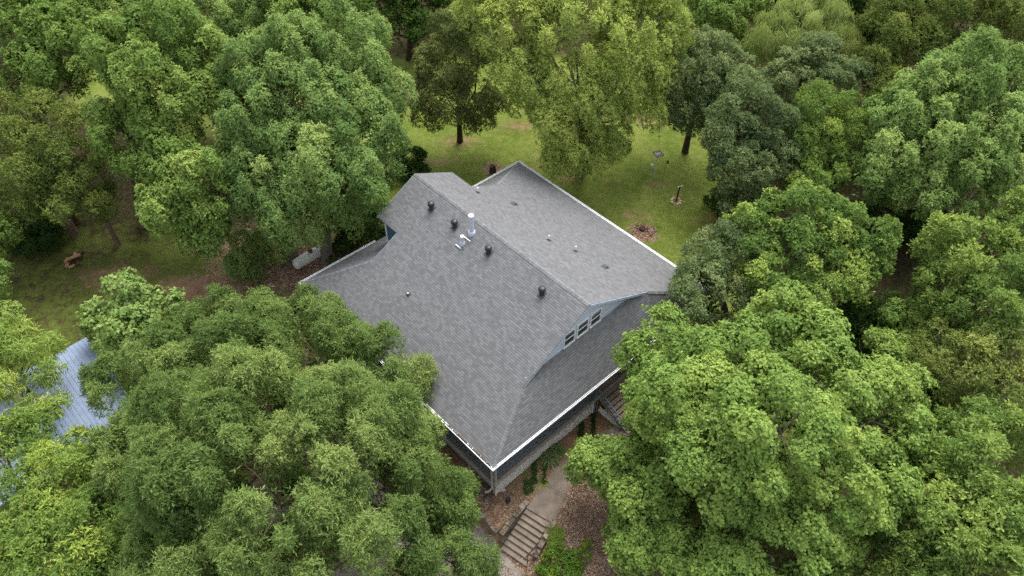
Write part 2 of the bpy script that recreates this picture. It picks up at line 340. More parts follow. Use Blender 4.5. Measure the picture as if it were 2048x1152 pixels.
# ------------------------------------------------------------------ the house
EZ = 5.2
U, V, Ur, RZ = 23.33, 22.04, 10.73, 5.66
SL = RZ / Ur; SR = (RZ + 1.0) / (U - Ur)
house = empty('house', (A0[0], A0[1], 0), YAW, 'grey shingled house with pale blue gable, white gutters and wraparound porch', 'house')
zl = lambda u: EZ + SL * u
zr = lambda u: EZ - 1.0 + SR * (U - u)
A_ = (0, 0, EZ); B_ = (U, 0, EZ - 1); C_ = (U, V, EZ - 1); D_ = (0, V, EZ)
P1 = (4.48, 2.00, zl(4.48)); P2 = (17.08, 1.92, zr(17.08)); R2 = (Ur, 2.13, EZ + RZ); R1 = (Ur, 20.6, EZ + RZ)
VQ = 18.16; Q1 = (4.36, VQ, zl(4.36)); Q2 = (17.08, VQ, zr(17.08))
E1 = (6.81, 20.6, zl(6.81)); E1b = (6.81, VQ, zl(6.81)); E2 = (14.37, 20.6, zr(14.37)); E2b = (14.37, VQ, zr(14.37))
def slab(mb, pts, uvf, th=.14):
    top = [np.array(p) for p in pts]; bot = [p - np.array([0, 0, th]) for p in top]
    mb.face(top, [uvf(p) for p in top], 0); mb.face(bot[::-1], None, 1)
    for i in range(len(top)):
        j = (i + 1) % len(top); mb.face([top[j], top[i], bot[i], bot[j]], None, 1)
kS = math.hypot(1, SL)
roof = MB()
slab(roof, [A_, P1, R2, R1, E1, E1b, Q1, D_][::-1], lambda p: (p[1], p[0] * kS))
slab(roof, [B_, P2, R2, R1, E2, E2b, Q2, C_], lambda p: (p[1] + 31, (U - p[0]) * kS))
W1 = (5.9, 2.45, P1[2] + .52); W2 = (15.6, 2.45, P2[2] + .58)
kf = math.hypot(1, (P1[2] - EZ) / 2.0)
lower = MB()
def tri(mb, pts, uvf): slab(mb, pts, uvf, .13)
roof2 = MB()
def ruled(mb, a, b, c, d, uvf, n=24, th=.13):
    a, b, c, d = [np.array(q, float) for q in (a, b, c, d)]; dn = np.array([0, 0, th])
    E0 = [a + (b - a) * i / n for i in range(n + 1)]; E1_ = [d + (c - d) * i / n for i in range(n + 1)]
    for i in range(n):
        q = [E0[i], E0[i + 1], E1_[i + 1], E1_[i]]; mb.face(q, [uvf(p) for p in q], 0); mb.face([p - dn for p in q][::-1], None, 1)
    for p, q in ((a, b), (b, c), (c, d), (d, a)): mb.face([q, p, p - dn, q - dn], None, 1)
ruled(roof2, A_, B_, P2, P1, lambda p: (p[0] + 57, p[1] * kf)); ruled(roof2, P1, P2, W2, W1, lambda p: (p[0] + 57, p[1] * kf))
kb = math.hypot(1, .59)
ruled(roof2, C_, D_, Q1, Q2, lambda p: (-p[0] + 90, (V - p[1]) * kb))
for q in (roof2,): roof.V, b = roof.V + q.V, len(roof.V); roof.F += [tuple(i + b for i in f) for f in q.F]; roof.UV += q.UV; roof.mi += q.mi
roof_o = roof.build('roof', [MAT['shingle'], MAT['edge']], house)
# ridge and hip caps
def cap_strip(a, b, off1, off2, parent):
    """a, b: ends of the ridge; off1/off2: horizontal unit x slope vectors down each side"""
    a = np.array(a); b = np.array(b); d = b - a; L = np.linalg.norm(d); d /= L; mb = MB(); n = int(L / .2)
    o1, o2 = np.array(off1, float), np.array(off2, float)
    for i in range(n):
        p = a + d * (i * L / n); q = a + d * ((i + 1.15) * L / n)
        if i == n - 1: q = b
        lift0 = np.array([0, 0, .028]); lift1 = np.array([0, 0, .012]); h = np.array([0, 0, .02])
        for o in (o1, o2):
            pts = [p + lift0 + h * .6, q + lift1 + h * .6, q + o * .17 + lift1, p + o * .17 + lift0]
            w = random.random() * 40
            mb.face(pts, [(w, .1), (w + .2, .1), (w + .2, .02 + .12), (w, .14)])
            mb.face([p + lift0 + h * .6, p + o * .17 + lift0, p + o * .17, p])
    return mb.build('ridge_cap', MAT['cap'], parent)
random.seed(5)
lft = (-1, 0, -SL); rgt = (1, 0, -SR); frt = (0, -1, -1.17); bck = (0, 1, -.59)
cap_strip(R2, R1, lft, rgt, roof_o)
s2 = math.sqrt(.5)
def off_perp(a, b, plane):   # unit horizontal perpendicular to the hip that stays in the plane
    return plane
cap_strip(A_, P1, (-.9, .2, -SL * .9), (.3, -.8, -.93), roof_o)
cap_strip(B_, P2, (.9, .2, -SR * .9), (-.3, -.8, -.93), roof_o)
cap_strip(C_, Q2, (.8, -.3, -SR * .8), (-.3, .8, -.47), roof_o)
cap_strip(D_, Q1, (-.8, -.3, -SL * .8), (.3, .8, -.47), roof_o)
# rake boards
def rake(a, b, dy, hh=.22):
    mb = MB(); a = np.array(a) + [0, dy * .6, -.15]; b = np.array(b) + [0, dy * .6, -.15]
    mb.bar(a, b, .03, hh, (0, 0, 1)); return mb.build('rake_board', MAT['fascia'], house)
rake(P1, R2, -.005, .12); rake(P2, R2, -.03)
for a, b in ((E1, R1), (E2, R1)): rake(a, b, .03)
rake(Q1, E1b, .03); rake(E2b, Q2, .03)
# gutters
def gutter(a, b, nx, ny):
    mb = MB(); a = np.array(a) + np.array([nx, ny, 0]) * .075 + [0, 0, -.03]; b = np.array(b) + np.array([nx, ny, 0]) * .075 + [0, 0, -.03]
    mb.bar(a + [nx * .06, ny * .06, -.02], b + [nx * .06, ny * .06, -.02], .018, .13); mb.bar(a + [0, 0, -.09], b + [0, 0, -.09], .12, .015)
    mb.bar(a + [nx * .05, ny * .05, .045], b + [nx * .05, ny * .05, .045], .05, .02); mb.bar(a + [-nx * .075, -ny * .075, .036], b + [-nx * .075, -ny * .075, .036], .07, .012)
    return mb.build('gutter', MAT['white'], house)
ex = .12
gutter((-ex, -0.0, EZ), (U + .1, -0.0, EZ - 1), 0, -1); gutter((0, -ex, EZ), (0, V + .1, EZ), -1, 0)
gutter((U, -ex, EZ - 1), (U, V + .1, EZ - 1), 1, 0)
mbx = MB()
gutter((-ex, V, EZ), (7.1, V, EZ - .3), 0, 1); gutter((14.2, V, EZ - .61), (U + .1, V, EZ - 1), 0, 1)
# debris lying in the left gutter (dry leaves)
mb = MB(); rr = random.Random(3)
for i in range(420):
    y = (rr.random() * V) if rr.random() < .3 else rr.choice([1.2, 2.9, 3.6, 12.5, 14.5, 16.2]) + rr.gauss(0, .55); y = min(max(y, .2), V - .2)
    a = rr.random() * 6.28; s = .03 + rr.random() * .04; c = (-.07 + rr.random() * .07, y, EZ + .025 + rr.random() * .02)
    mb.face([(c[0] + s * math.cos(a + k * 1.57), c[1] + s * math.sin(a + k * 1.57), c[2] + rr.random() * .02) for k in range(4)])
deb = mb.build('gutter_debris', MAT['dead'], house); deb['kind'] = 'stuff'
# gable walls
mb = MB(); GW = 2.3; zb = EZ + 2.55
ua = (zb - EZ) / SL; ub = U - (zb - EZ + 1) / SR
mb.face([(ua - .3, GW, zb - .35), (ub + .3, GW, zb - .35), (ub + .05, GW, zb - .12), (Ur, GW, EZ + RZ - .16), (ua - .05, GW, zb - .12)])
mb.face([(ua - .3, GW + .2, zb - .35), (ub + .3, GW + .2, zb - .35), (ub + .05, GW + .2, zb - .12), (Ur, GW + .2, EZ + RZ - .16), (ua - .05, GW + .2, zb - .12)][::-1])
mb.box(ua + .2, ub - .2, GW - .035, GW - .003, EZ + 2.62, EZ + 2.70)
mb.build('gable_wall', MAT['siding'], house)
mb = MB(); mb.face([(4.6, 17.9, EZ + 2.2), (4.6, 17.9, EZ + 2.3), (Ur, 17.9, EZ + RZ - .18), (16.8, 17.9, EZ + 2.3), (16.8, 17.9, EZ + 2.2)]); mb.build('gable_wall', MAT['siding'], house)
# three attic windows
for i, (u0, u1) in enumerate(((8.60, 9.64), (9.90, 10.98), (11.20, 12.26))):
    z0, z1 = EZ + 2.72, EZ + 4.05; w = .065; y0 = GW - .06; y1 = GW - .004
    f = MB(); f.box(u0, u0 + w, y0, y1, z0, z1); f.box(u1 - w, u1, y0, y1, z0, z1); f.box(u0 + w, u1 - w, y0, y1, z1 - w, z1); f.box(u0 - .03, u1 + .03, y0 - .04, y1, z0 - .05, z0 + .05)
    fo = f.build('window', MAT['winframe'], house)
    s = MB(); zm = (z0 + z1) / 2 + .02; s.box(u0 + w, u1 - w, y0 + .012, y1, zm - .035, zm + .035); s.build('sash', MAT['white'], fo)
    p = MB(); p.box(u0 + w, u1 - w, y1 - .02, y1 - .001, z0 + .07, z1 - w); p.build('pane', MAT['glass'], fo)
# walls of the rooms under the roof
def wall(x0, x1, y0, y1, z0, z1, m='bluewall', name='wall'):
    mb = MB(); mb.box(x0, x1, y0, y1, z0, z1); return mb.build(name, MAT[m], house)
DZ = 1.8
wall(2.6, U - 1.0, 2.7, V - 1.0, .1, EZ - 1.25, 'darkwall')
mb = MB()   # bump-out room under the rear gable
mb.box(7.2, 13.95, 17.9, 20.2, .3, EZ + 3.35); mb.face([(7.2, 20.2, EZ + 3.35), (Ur, 20.2, EZ + RZ - .2), (13.95, 20.2, EZ + 3.35)][::-1]); mb.build('wall', MAT['bluewall'], house)
mb = MB(); mb.box(7.13, 7.20, 20.13, 20.27, .3, EZ + 3.3); mb.box(7.14, 7.19, 18.2, 20.13, EZ + 1.0, EZ + 1.14); mb.build('corner_board', MAT['white'], house)
# porch deck, rim, posts, railings
mb = MB(); mb.box(.55, 20, .55, 2.7, DZ - .16, DZ - .02); mb.box(.55, 2.6, 2.7, V - .6, DZ - .16, DZ - .02); mb.build('porch_deck', MAT['deck'], house)
mb = MB(); mb.box(.42, 20.1, .42, .56, DZ - .28, DZ + .03); mb.box(.42, .56, .56, V - .6, DZ - .28, DZ + .03); mb.build('deck_rim', MAT['rim'], house)
def post(x, y, z0, z1, m='blue', w=.12):
    mb = MB(); mb.box(x - w / 2, x + w / 2, y - w / 2, y + w / 2, z0, z1); return mb.build('porch_post', MAT[m], house)
post(.68, .68, .0, EZ - .12, 'rim', .15)
front_posts = [.68, 3.2, 5.7, 8.2, 10.7, 13.6, 16.5, 19.5]; side_posts = [.68, 3.3, 6.0, 8.7, 11.4, 14.1, 16.8, 19.5, 21.3]
for x in front_posts[1:]: post(x, .68, DZ if x != 10.7 else 0, EZ - .25 - x / U)
for y in side_posts[1:]: post(.68, y, DZ, EZ - .12)
post(10.55, .5, -.1, DZ + .95, 'blue', .14)
def railing(p, q):
    mb = MB(); p = np.array(p, float); q = np.array(q, float); d = (q - p) / np.linalg.norm(q - p); p = p + d * .07; q = q - d * .07; Z = np.array([0, 0, 1.0])
    mb.bar(p + Z * (DZ + .98), q + Z * (DZ + .98), .14, .05); mb.bar(p + Z * (DZ + .88), q + Z * (DZ + .88), .04, .09); mb.bar(p + Z * (DZ + .14), q + Z * (DZ + .14), .05, .09)
    m = (p + q) / 2; n = np.cross(d, Z)
    for a, b in ((p, m), (m, q)):
        mb.bar(a + Z * (DZ + .19) + n * .015, b + Z * (DZ + .83) + n * .015, .035, .08); mb.bar(b + Z * (DZ + .19) - n * .02, a + Z * (DZ + .83) - n * .02, .035, .08)
    mb.bar(m + Z * (DZ + .19), m + Z * (DZ + .83), .05, .07); return mb.build('railing', MAT['blue'], house)
for a, b in zip(front_posts[:4], front_posts[1:5]): railing((a, .66, 0), (b, .66, 0))
for a, b in zip(side_posts[:-1], side_posts[1:]): railing((.66, a, 0), (.66, b, 0))
# diagonal braces inside the porch bays that read through the railing
# lattice skirt
def lattice(u0, u1, y, z0f, z1, nx=0):
    mb = MB(); S_ = .16; H_ = z1 + .35; k = int((u1 - u0 + H_) / S_)
    for i in range(k):
        for sgn in (1, -1):
            a = u0 + i * S_ - (H_ if sgn > 0 else 0)
            lo, hi = (0.0, H_)
            # x = a + sgn*t (sgn>0), x = a - t + ... ; clip to the panel
            if sgn > 0: t0, t1 = max(0, u0 - a), min(H_, u1 - a); X = lambda t: a + t
            else: t0, t1 = max(0, a - u1), min(H_, a - u0); X = lambda t: a - t
            if t1 - t0 < .05: continue
            off = .012 * sgn
            if nx == 0: p = (X(t0), y + off, -.35 + t0); q = (X(t1), y + off, -.35 + t1); mb.bar(p, q, .018, .038)
            else: mb.bar((y + off, X(t0), -.35 + t0), (y + off, X(t1), -.35 + t1), .018, .045)
    o = mb.build('lattice_skirt', MAT['lattice'], house)
    return o
lattice(.62, 10.5, .52, 0, DZ - .28); lattice(13.7, 19.8, .52, 0, DZ - .28)
mb = MB()
for x in (.62, 3.1, 5.6, 8.1, 10.42): mb.box(x - .04, x + .04, .47, .51, -.3, DZ - .29)
mb.box(.62, 10.45, .47, .515, -.12, -.04); mb.build('lattice_frame', MAT['lattice'], house)
mb = MB(); mb.box(.46, .50, .7, V - .7, DZ - .75, DZ - .29); mb.build('skirt_board', MAT['blue'], house)
for y in side_posts: mb = MB(); mb.box(.6, .76, y - .08, y + .08, -1.2, DZ - .17); mb.build('pier', MAT['rim'], house)
mb = MB(); mb.box(2.0, 20, 1.9, 2.3, -.3, DZ - .2); mb.box(2.0, 2.3, 1.9, V - .8, -.3, DZ - .2); mb.build('foundation', MAT['stone'], house)
# downspouts at the corner
for (x, y, dx, dy) in ((.48, .30, .25, -.22), (.30, .52, -.25, .1)):
    mb = MB(); mb.bar((x, y, 1.35), (x, y, EZ - .5), .10, .08, (1, 0, 0)); mb.bar((x, y, EZ - .52), (0.0 if x < .4 else x, 0.0 if y < .4 else y, EZ - .16), .09, .08); mb.bar((x, y, 1.38), (x + dx, y + dy, 1.18), .10, .09)
    mb.bar((x + dx, y + dy, 1.2), (x + dx * 1.9, y + dy * 1.9, 1.22), .13, .11); mb.build('downspout', MAT['dspout'], house)
# timber steps beside the porch
TS = []
mb0 = MB(); mb0.box(10.95, 14.2, .25, .56, DZ - .05, DZ + .02)
st = empty('porch_stairs', (0, 0, 0)); st.parent = house
for i in range(9):
    mb = MB(); z = DZ - .02 - .185 * (i + .6); y1_ = .40 - .335 * i; mb.box(10.95, 14.0, y1_ - .325, y1_ - .02, z - .045, z); mb.build('tread', MAT['tread'], st)
mb = MB()
for x in (10.98, 12.5, 13.95): mb.bar((x, .5, DZ - .30), (x, -2.7, -.10), .05, .26)
mb.build('stringer', MAT['tread'], st)
mb = MB(); mb.bar((10.85, .5, DZ + .92), (10.85, -1.9, DZ - .42), .09, .07); mb.bar((10.85, -1.85, -.1), (10.85, -1.85, DZ - .38), .09, .09, (1, 0, 0)); mb.bar((10.85, .4, DZ + .35), (10.85, -1.8, DZ - .9), .04, .08)
mb.build('handrail', MAT['blue'], st)
mb = MB(); mb.bar((10.9, .5, -.1), (10.9, .5, DZ - .1), .06, .06, (1, 0, 0)); mb.build('stair_post', MAT['tread'], st)
mb = MB()
for i in range(22):
    a = -2.2 + i * .125
    for sg in (1, -1):
        y0_ = a; zt = 1.15
        t1 = min(zt, (.45 - a) if sg > 0 else (a + 2.4));
        if t1 > .1 and -2.4 < a < .45:
            top = max(.02, min(t1, (1.45 + .55 * (a - .5))))
            mb.bar((10.9 + .01 * sg, a, -.15), (10.9 + .01 * sg, a + sg * top * .7, -.15 + top), .018, .045)
mb.build('side_lattice', MAT['lattice'], st)

# roof vents and pipes (parts of the house); local coordinates
def roof_vent(u, v, i):
    z = zl(u); mb = MB()
    mb.obox((u - .26, v - .26, zl(u - .26) + .012), (.52, 0, SL * .52), (0, .52, 0), (0, 0, .012))
    o = mb.build('roof_vent', MAT['edge'], house)
    n = MB(); n._lz((u, v, z - .1), [(.18, 0), (.18, .26), (.155, .29), (.17, .32), (.17, .52)], 24, 0); n.build('vent_neck', MAT['black'], o, True)
    c = MB(); c._lz((u, v, z + .38), [(.20, 0), (.245, .02), (.26, .06), (.26, .17), (.24, .22), (.19, .27), (.11, .30), (.05, .31), (.05, .335), (.01, .34)], 28, 0); c.build('vent_cap', MAT['black'], o, True)
for i, (u, v) in enumerate(((9.5, 17.15), (9.5, 14.45), (9.5, 10.75), (9.5, 5.35))): roof_vent(u, v, i)
def flue(u, v, H, r, name):
    z = zl(u); mb = MB(); mb._lz((u, v, z - .15), [(r, 0), (r, .15 + H - .12), (r * 1.22, .15 + H - .12), (r * 1.25, .15 + H - .02), (r * 1.2, .15 + H), (.01, .15 + H + .015)], 28, 0)
    o = mb.build(name, MAT['galv'], house, True)
    f = MB(); f._lz((u, v, z - .2), [(r * 1.55, 0), (r * 1.5, .36), (r * 1.2, .42), (r * 1.02, .44)], 28, 0); f.build('flashing', MAT['galv'], o, True)
    return o
flue(9.86, 12.95, 1.75, .175, 'chimney_pipe'); flue(8.95, 12.95, .78, .13, 'flue_pipe')
mb = MB(); mb.bar((9.35, 12.55, zl(9.35) + .04), (9.35, 13.25, zl(9.35) + .04), .06, .05, (0, 0, 1)); mb.build('snow_guard', MAT['pvc'], house)
mb = MB(); mb.bar((8.62, 12.75, zl(8.62) + .04), (8.62, 13.35, zl(8.62) + .04), .09, .05, (0, 0, 1)); mb.build('snow_guard', MAT['galv'], house)
def pipe(u, v, zf, s, sl, h=.48):
    z = zf(u); mb = MB(); mb._lz((u, v, z - .05), [(.05, 0), (.05, .05 + h), (.04, .05 + h + .004)], 14, 0); o = mb.build('vent_pipe', MAT['pvc'], house, True)
    f = MB(); f._lz((u, v, z - .06), [(.10, 0), (.085, .14), (.05, .17)], 14, 0); f.obox((u - .14, v - .17, zf(u - .14) + .012), (.28, 0, s * .28), (0, .34, 0), (0, 0, .01)); f.build('flashing', MAT['lead'], o, True)
pipe(14.19, 17.2, zr, -SR, 0); pipe(14.65, 9.72, zr, -SR, 0); pipe(15.67, 7.9, zr, -SR, 0); pipe(4.2, 13.68, zl, SL, 0, .2)
def flat_vent(u, v):
    mb = MB(); a = np.array([1, 0, -SR]); a /= np.linalg.norm(a); n = np.array([SR, 0, 1]); n /= np.linalg.norm(n); o0 = np.array([u, v, zr(u)])
    mb.obox(o0 - a * .28 - np.array([0, .24, 0]) + n * .008, a * .56, (0, .48, 0), n * .014); o = mb.build('flat_vent', MAT['edge'], house)
    h = MB(); b = [o0 + a * s * .2 + np.array([0, t_ * .2, 0]) + n * .02 for s, t_ in ((-1, -1), (1, -1), (1, 1), (-1, 1))]; tp = [o0 + a * s * k + np.array([0, t_ * .16, 0]) + n * .13 for s, t_, k in ((-1, -1, .05), (1, -1, .14), (1, 1, .14), (-1, 1, .05))]
    h.face(tp); 
    for i in range(4): j = (i + 1) % 4; h.face([b[i], b[j], tp[j], tp[i]])
    h.build('vent_hood', MAT['edge'], o)
flat_vent(16.1, 15.07); flat_vent(16.31, 5.47)

# ------------------------------------------------------------------ shed with blue metal roof
def metal_shed():
    c = at_z(98, 842, 3.2); e = empty('metal_roof_shed', (c[0], c[1], 0), YAW, 'shed with a blue standing seam metal roof under the left trees', 'shed')
    L = 5.0; Wd = 7.0; z0, z1 = 2.5, 3.9
    mb = MB(); mb.obox((-L, -Wd / 2, z1), (0, Wd, 0), (L * 2, 0, 0), (0, 0, .05)); 
    # the sheet falls towards -v; corners follow the slope
    mb = MB(); P = lambda x, y: (x, y, z1 + (y - Wd / 2) * (z1 - z0) / Wd); P2_ = lambda x, y: (x, y, z1 - (y - Wd / 2) * (z1 - z0) / Wd)
    mb.face([P(-L, -Wd / 2), P(L, -Wd / 2), P(L, Wd / 2), P(-L, Wd / 2)]); mb.face([(p[0], p[1], p[2] - .05) for p in (P(-L, -Wd / 2), P(L, -Wd / 2), P(L, Wd / 2), P(-L, Wd / 2))][::-1])
    mb.face([P2_(-L, Wd / 2), P2_(L, Wd / 2), P2_(L, Wd / 2 + 1.6), P2_(-L, Wd / 2 + 1.6)])
    rf = mb.build('metal_roof', MAT['metal_roof'], e)
    s = MB(); n = int(2 * L / .32)
    for i in range(n + 1):
        x = -L + i * 2 * L / n; s.bar((x, -Wd / 2, P(x, -Wd / 2)[2] + .02), (x, Wd / 2, z1 + .02), .045, .045); s.bar((x, Wd / 2 + .001, z1 + .02), (x, Wd / 2 + 1.6, P2_(x, Wd / 2 + 1.6)[2] + .02), .045, .045)
    s.build('seam', MAT['metal_roof'], rf)
    w = MB(); w.box(-L + .4, L - .4, -Wd / 2 + .4, Wd / 2 + 1.3, -2, 2.45); w.build('wall', MAT['bluewall'], e)
    s = MB(); s.bar((-L, -Wd / 2 - .03, z0 - .05), (L, -Wd / 2 - .03, z0 - .05), .05, .16); s.build('fascia', MAT['fascia'], e)
metal_shed()

# ------------------------------------------------------------------ walkway, steps, walls
def sheet(name, pts, th, mat, zoff=0.03):
    mb = MB(); top = [np.array(p, float) for p in pts]; bot = [p - [0, 0, th] for p in top]; mb.face(top); mb.face(bot[::-1])
    for i in range(len(top)): j = (i + 1) % len(top); mb.face([top[j], top[i], bot[i], bot[j]])
    o = mb.build(name, mat); o['kind'] = 'structure'; return o
W = lambda u, v, z: hw(u, v, z)
sheet('path', [W(1.95, -3.42, .07), W(2.3, -3.72, .07), W(3.0, -3.35, .08), W(5.5, -2.25, .09), W(9.0, -2.35, .12), W(14.5, -3.9, .12), W(14.6, -2.4, .12), W(9.0, -1.0, .12), W(5.2, -.85, .10), W(1.50, -1.62, .07)], .22, MAT['walk'])
steps = empty('concrete_steps', tuple(hw(1.72, -2.53, 0)), YAW + math.radians(11.4), 'old concrete steps going down from the walkway to the driveway', 'steps')
for i in range(8):
    mb = MB(); x1 = -.36 * i; z = .06 - .185 * (i + .55); sk = .02 * i
    mb.box(x1 - .38, x1, -.90 - sk, .90 + sk, z - .5, z); mb.box(x1 - .02, x1 + .03, -.90 - sk, .90 + sk, z - .06, z - .005); o = mb.build('step', MAT['concrete'], steps)
def stone_wall(name, pts, w, label, z0s, base=-2.2):
    rs = random.Random(len(name) + len(pts)); e = None; mb = MB()
    P = [hw(*p) for p in pts]
    for (a, za), (b, zb) in zip(zip(P[:-1], z0s[:-1]), zip(P[1:], z0s[1:])):
        d = b - a; L = np.linalg.norm(d[:2]); n = max(1, int(L / .55)); 
        for k in range(n):
            p = a + d * (k / n); q = a + d * ((k + .97) / n); z = za + (zb - za) * (k + .5) / n + rs.uniform(-.04, .04)
            nn = np.array([-(q - p)[1], (q - p)[0], 0]); nn /= np.linalg.norm(nn); ww = w + rs.uniform(-.03, .03)
            mb.obox(p - nn * ww / 2 + [0, 0, base], q - p, nn * ww, (0, 0, z - base))
    o = mb.build(name, MAT['stone'], None); tag(o, label, 'wall')
    md = o.modifiers.new('b', 'BEVEL'); md.width = .03; md.segments = 2
    return o
stone_wall('stone_wall', [(1.85, -1.36), (.4, -1.56), (-1.05, -1.80)], .36, 'low stone wall on the house side of the concrete steps', [.32, .18, -.02])
stone_wall('stone_wall', [(-1.05, -1.5), (-1.05, -.2), (-1.1, 2.5), (-1.1, 8)], .32, 'stone retaining wall turning left from the foot of the steps toward the big tree', [.0, .08, .1, .1])
stone_wall('stone_wall', [(2.25, -3.62), (.9, -3.98), (-.35, -4.32)], .34, 'low stone wall on the far side of the concrete steps by the litter bank', [.28, -.15, -.55])
P = hw(-.2, -4.05, 0)
e = empty('step_handrail', (P[0], P[1], -1.1), YAW, 'short black metal handrail on the wall beside the lower steps', 'handrail')
mb = MB(); mb.bar((-.5, 0, -.4), (-.5, 0, .95), .05, .05, (1, 0, 0)); mb.build('post', MAT['black'], e); mb = MB(); mb.bar((.35, 0, -.1), (.35, 0, 1.3), .05, .05, (1, 0, 0)); mb.build('post', MAT['black'], e)
mb = MB(); mb.bar((-.7, 0, .9), (.5, 0, 1.36), .07, .05); mb.build('rail', MAT['black'], e)

# ------------------------------------------------------------------ rocks
def rock(P, r, seed, label, group=None, flat=.6, m='stone'):
    rs = np.random.RandomState(seed); import bmesh
    bm = bmesh.new(); bmesh.ops.create_icosphere(bm, subdivisions=2, radius=1); ph = rs.rand(6) * 6
    for v_ in bm.verts:
        c = v_.co; k = 1 + .22 * math.sin(2.3 * c.x + ph[0]) * math.sin(2.1 * c.y + ph[1]) + .15 * math.sin(4 * c.z + ph[2]) + rs.uniform(-.06, .06); v_.co = Vector((c.x * r * k, c.y * r * k * (.7 + .3 * math.sin(ph[3])), c.z * r * k * flat))
    me = bpy.data.meshes.new('rock'); bm.to_mesh(me); bm.free(); me.materials.append(MAT[m]); o = bpy.data.objects.new('rock', me); C.objects.link(o); o.location = (P[0], P[1], gz(P[0], P[1]) + r * flat * .35); o.rotation_euler = (0, 0, ph[4])
    tag(o, label, 'rock', group); return o
for i, (px, py, r, lb) in enumerate([(967, 977, .26, 'tan rounded stone nearest the left side of the porch corner'), (978, 984, .30, 'large grey stone touching the porch corner downspout'), (962, 990, .2, 'small mossy stone below the tan one at the porch corner'), (975, 1000, .27, 'flat stone below the porch corner toward the retaining wall'), (1010, 989, .2, 'tan stone in the soil right of the porch corner'), (985, 1008, .18, 'lowest small stone of those at the porch corner')]):
    rock(on_ground(px, py), r, i + 3, lb, 'stones at the porch corner')

# dark garden pot
P = on_ground(1016, 1003); o = MB(); o._lz((P[0], P[1], P[2] - .02), [(.12, 0), (.17, .12), (.18, .28), (.11, .42), (.14, .48), (.13, .49), (.09, .44)], 20, 0)
tag(o.build('garden_pot', MAT['black'], None, True), 'dark garden pot standing in the soil below the lattice', 'pot')

# ------------------------------------------------------------------ propane tank
a, b = on_ground(604, 538), on_ground(643, 514); mid = (a + b) / 2; ang = math.atan2(b[1] - a[1], b[0] - a[0])
e = empty('propane_tank', (mid[0], mid[1], gz(mid[0], mid[1])), ang, 'pale grey horizontal propane tank between two tree trunks', 'tank')
mb = MB(); R = .5; hl = 1.35; prof = [(.02, -hl - .32)] + [(R * math.sin(t), -hl - .3 * math.cos(t)) for t in np.linspace(.15, 1.5, 7)] + [(R, -hl + .1), (R, hl - .1)] + [(R * math.sin(t), hl + .3 * math.cos(t)) for t in np.linspace(1.5, .15, 7)] + [(.02, hl + .32)]
mb.lathe((0, 0, .85), prof, 28, (1, 0, 0)); mb.build('tank_body', MAT['tank'], e, True)
mb = MB(); mb._lz((.15, 0, 1.3), [(.2, 0), (.21, .12), (.2, .2), (.12, .28), (.01, .3)], 20, 0); mb.build('dome', MAT['redcap'], e, True)
for s in (-.8, .8): mb = MB(); mb.box(s - .1, s + .1, -.35, .35, -.05, .45); mb.build('foot', MAT['concrete'], e)

# ------------------------------------------------------------------ garden things
def stump(px, py, r, h, label, seed):
    P = on_ground(px, py); rs = np.random.RandomState(seed); mb = MB(); n = 18; R = []
    for (k, z) in ((1.35, -.08), (1.08, h * .25), (1, h * .7), (.98, h)):
        R.append([(P[0] + r * k * (1 + .15 * math.sin(3 * t + seed)) * math.cos(t), P[1] + r * k * (1 + .15 * math.sin(3 * t + seed)) * math.sin(t), P[2] + z + (rs.uniform(-.08, .12) if z == h else 0)) for t in np.linspace(0, 6.283, n, endpoint=False)])
    for i in range(3):
        for j in range(n): k = (j + 1) % n; mb.face([R[i][j], R[i][k], R[i + 1][k], R[i + 1][j]])
    mb.face(R[-1]); return tag(mb.build('tree_stump', MAT['dead'], None, weld=True), label, 'stump')
stump(985, 343, .28, .7, 'dark rotten tree stump on the lawn just behind the house roof', 2)
stump(1284, 459, .26, .16, 'low dead stump in the middle of a brown mulch circle on the lawn', 5)
rs_ = random.Random(11); P = on_ground(1288, 460); mb = MB()
for i in range(46):
    a = rs_.random() * 6.28; d = rs_.random() * 1.1; L = .15 + rs_.random() * .5; t_ = rs_.random() * 6.28; x, y = P[0] + d * math.cos(a), P[1] + d * math.sin(a)
    mb.tube([(x, y, P[2] + .04), (x + L * .5 * math.cos(t_), y + L * .5 * math.sin(t_), P[2] + .07 + rs_.random() * .06), (x + L * math.cos(t_ + .3), y + L * math.sin(t_ + .3), P[2] + .03)], [.018, .014, .006], 5)
o = mb.build('fallen_twigs', MAT['dead']); o['kind'] = 'stuff'; tag(o, 'dry twigs and root pieces scattered on the mulch circle', 'twigs')
# bird feeder
P = on_ground(1308, 357); e = empty('bird_feeder', tuple(P), .4, 'square tray bird feeder on a thin metal pole in the back lawn', 'bird feeder')
top = 3.0
mb = MB(); mb._lz((0, 0, -.1), [(.03, 0), (.028, top)], 10, 0); mb.build('pole', MAT['galv'], e, True)
mb = MB(); mb.box(-.42, .42, -.42, .42, top - .05, top - .01)
for s in (-.42, .38): mb.box(s, s + .04, -.42, .42, top - .01, top + .06); mb.box(-.38, .38, s, s + .04, top - .01, top + .06)
mb.build('tray', MAT['rim'], e)
mb = MB()
for i in range(40): mb.obox((random.uniform(-.25, .25), random.uniform(-.25, .25), top - .005), (.07, .02, 0), (-.02, .05, 0), (0, 0, .03))
mb.build('seed', MAT['lattice'], e)
mb = MB(); mb.bar((-.75, 0, top - .08), (.75, 0, top - .08), .02, .02); mb.build('cross_bar', MAT['galv'], e)
mb = MB(); mb.box(-.13, .13, -.13, .13, top - .35, top - .06); mb.build('tray_bracket', MAT['rim'], e)
P = at_z(1325, 327, gz(P[0], P[1]) + 1.6)
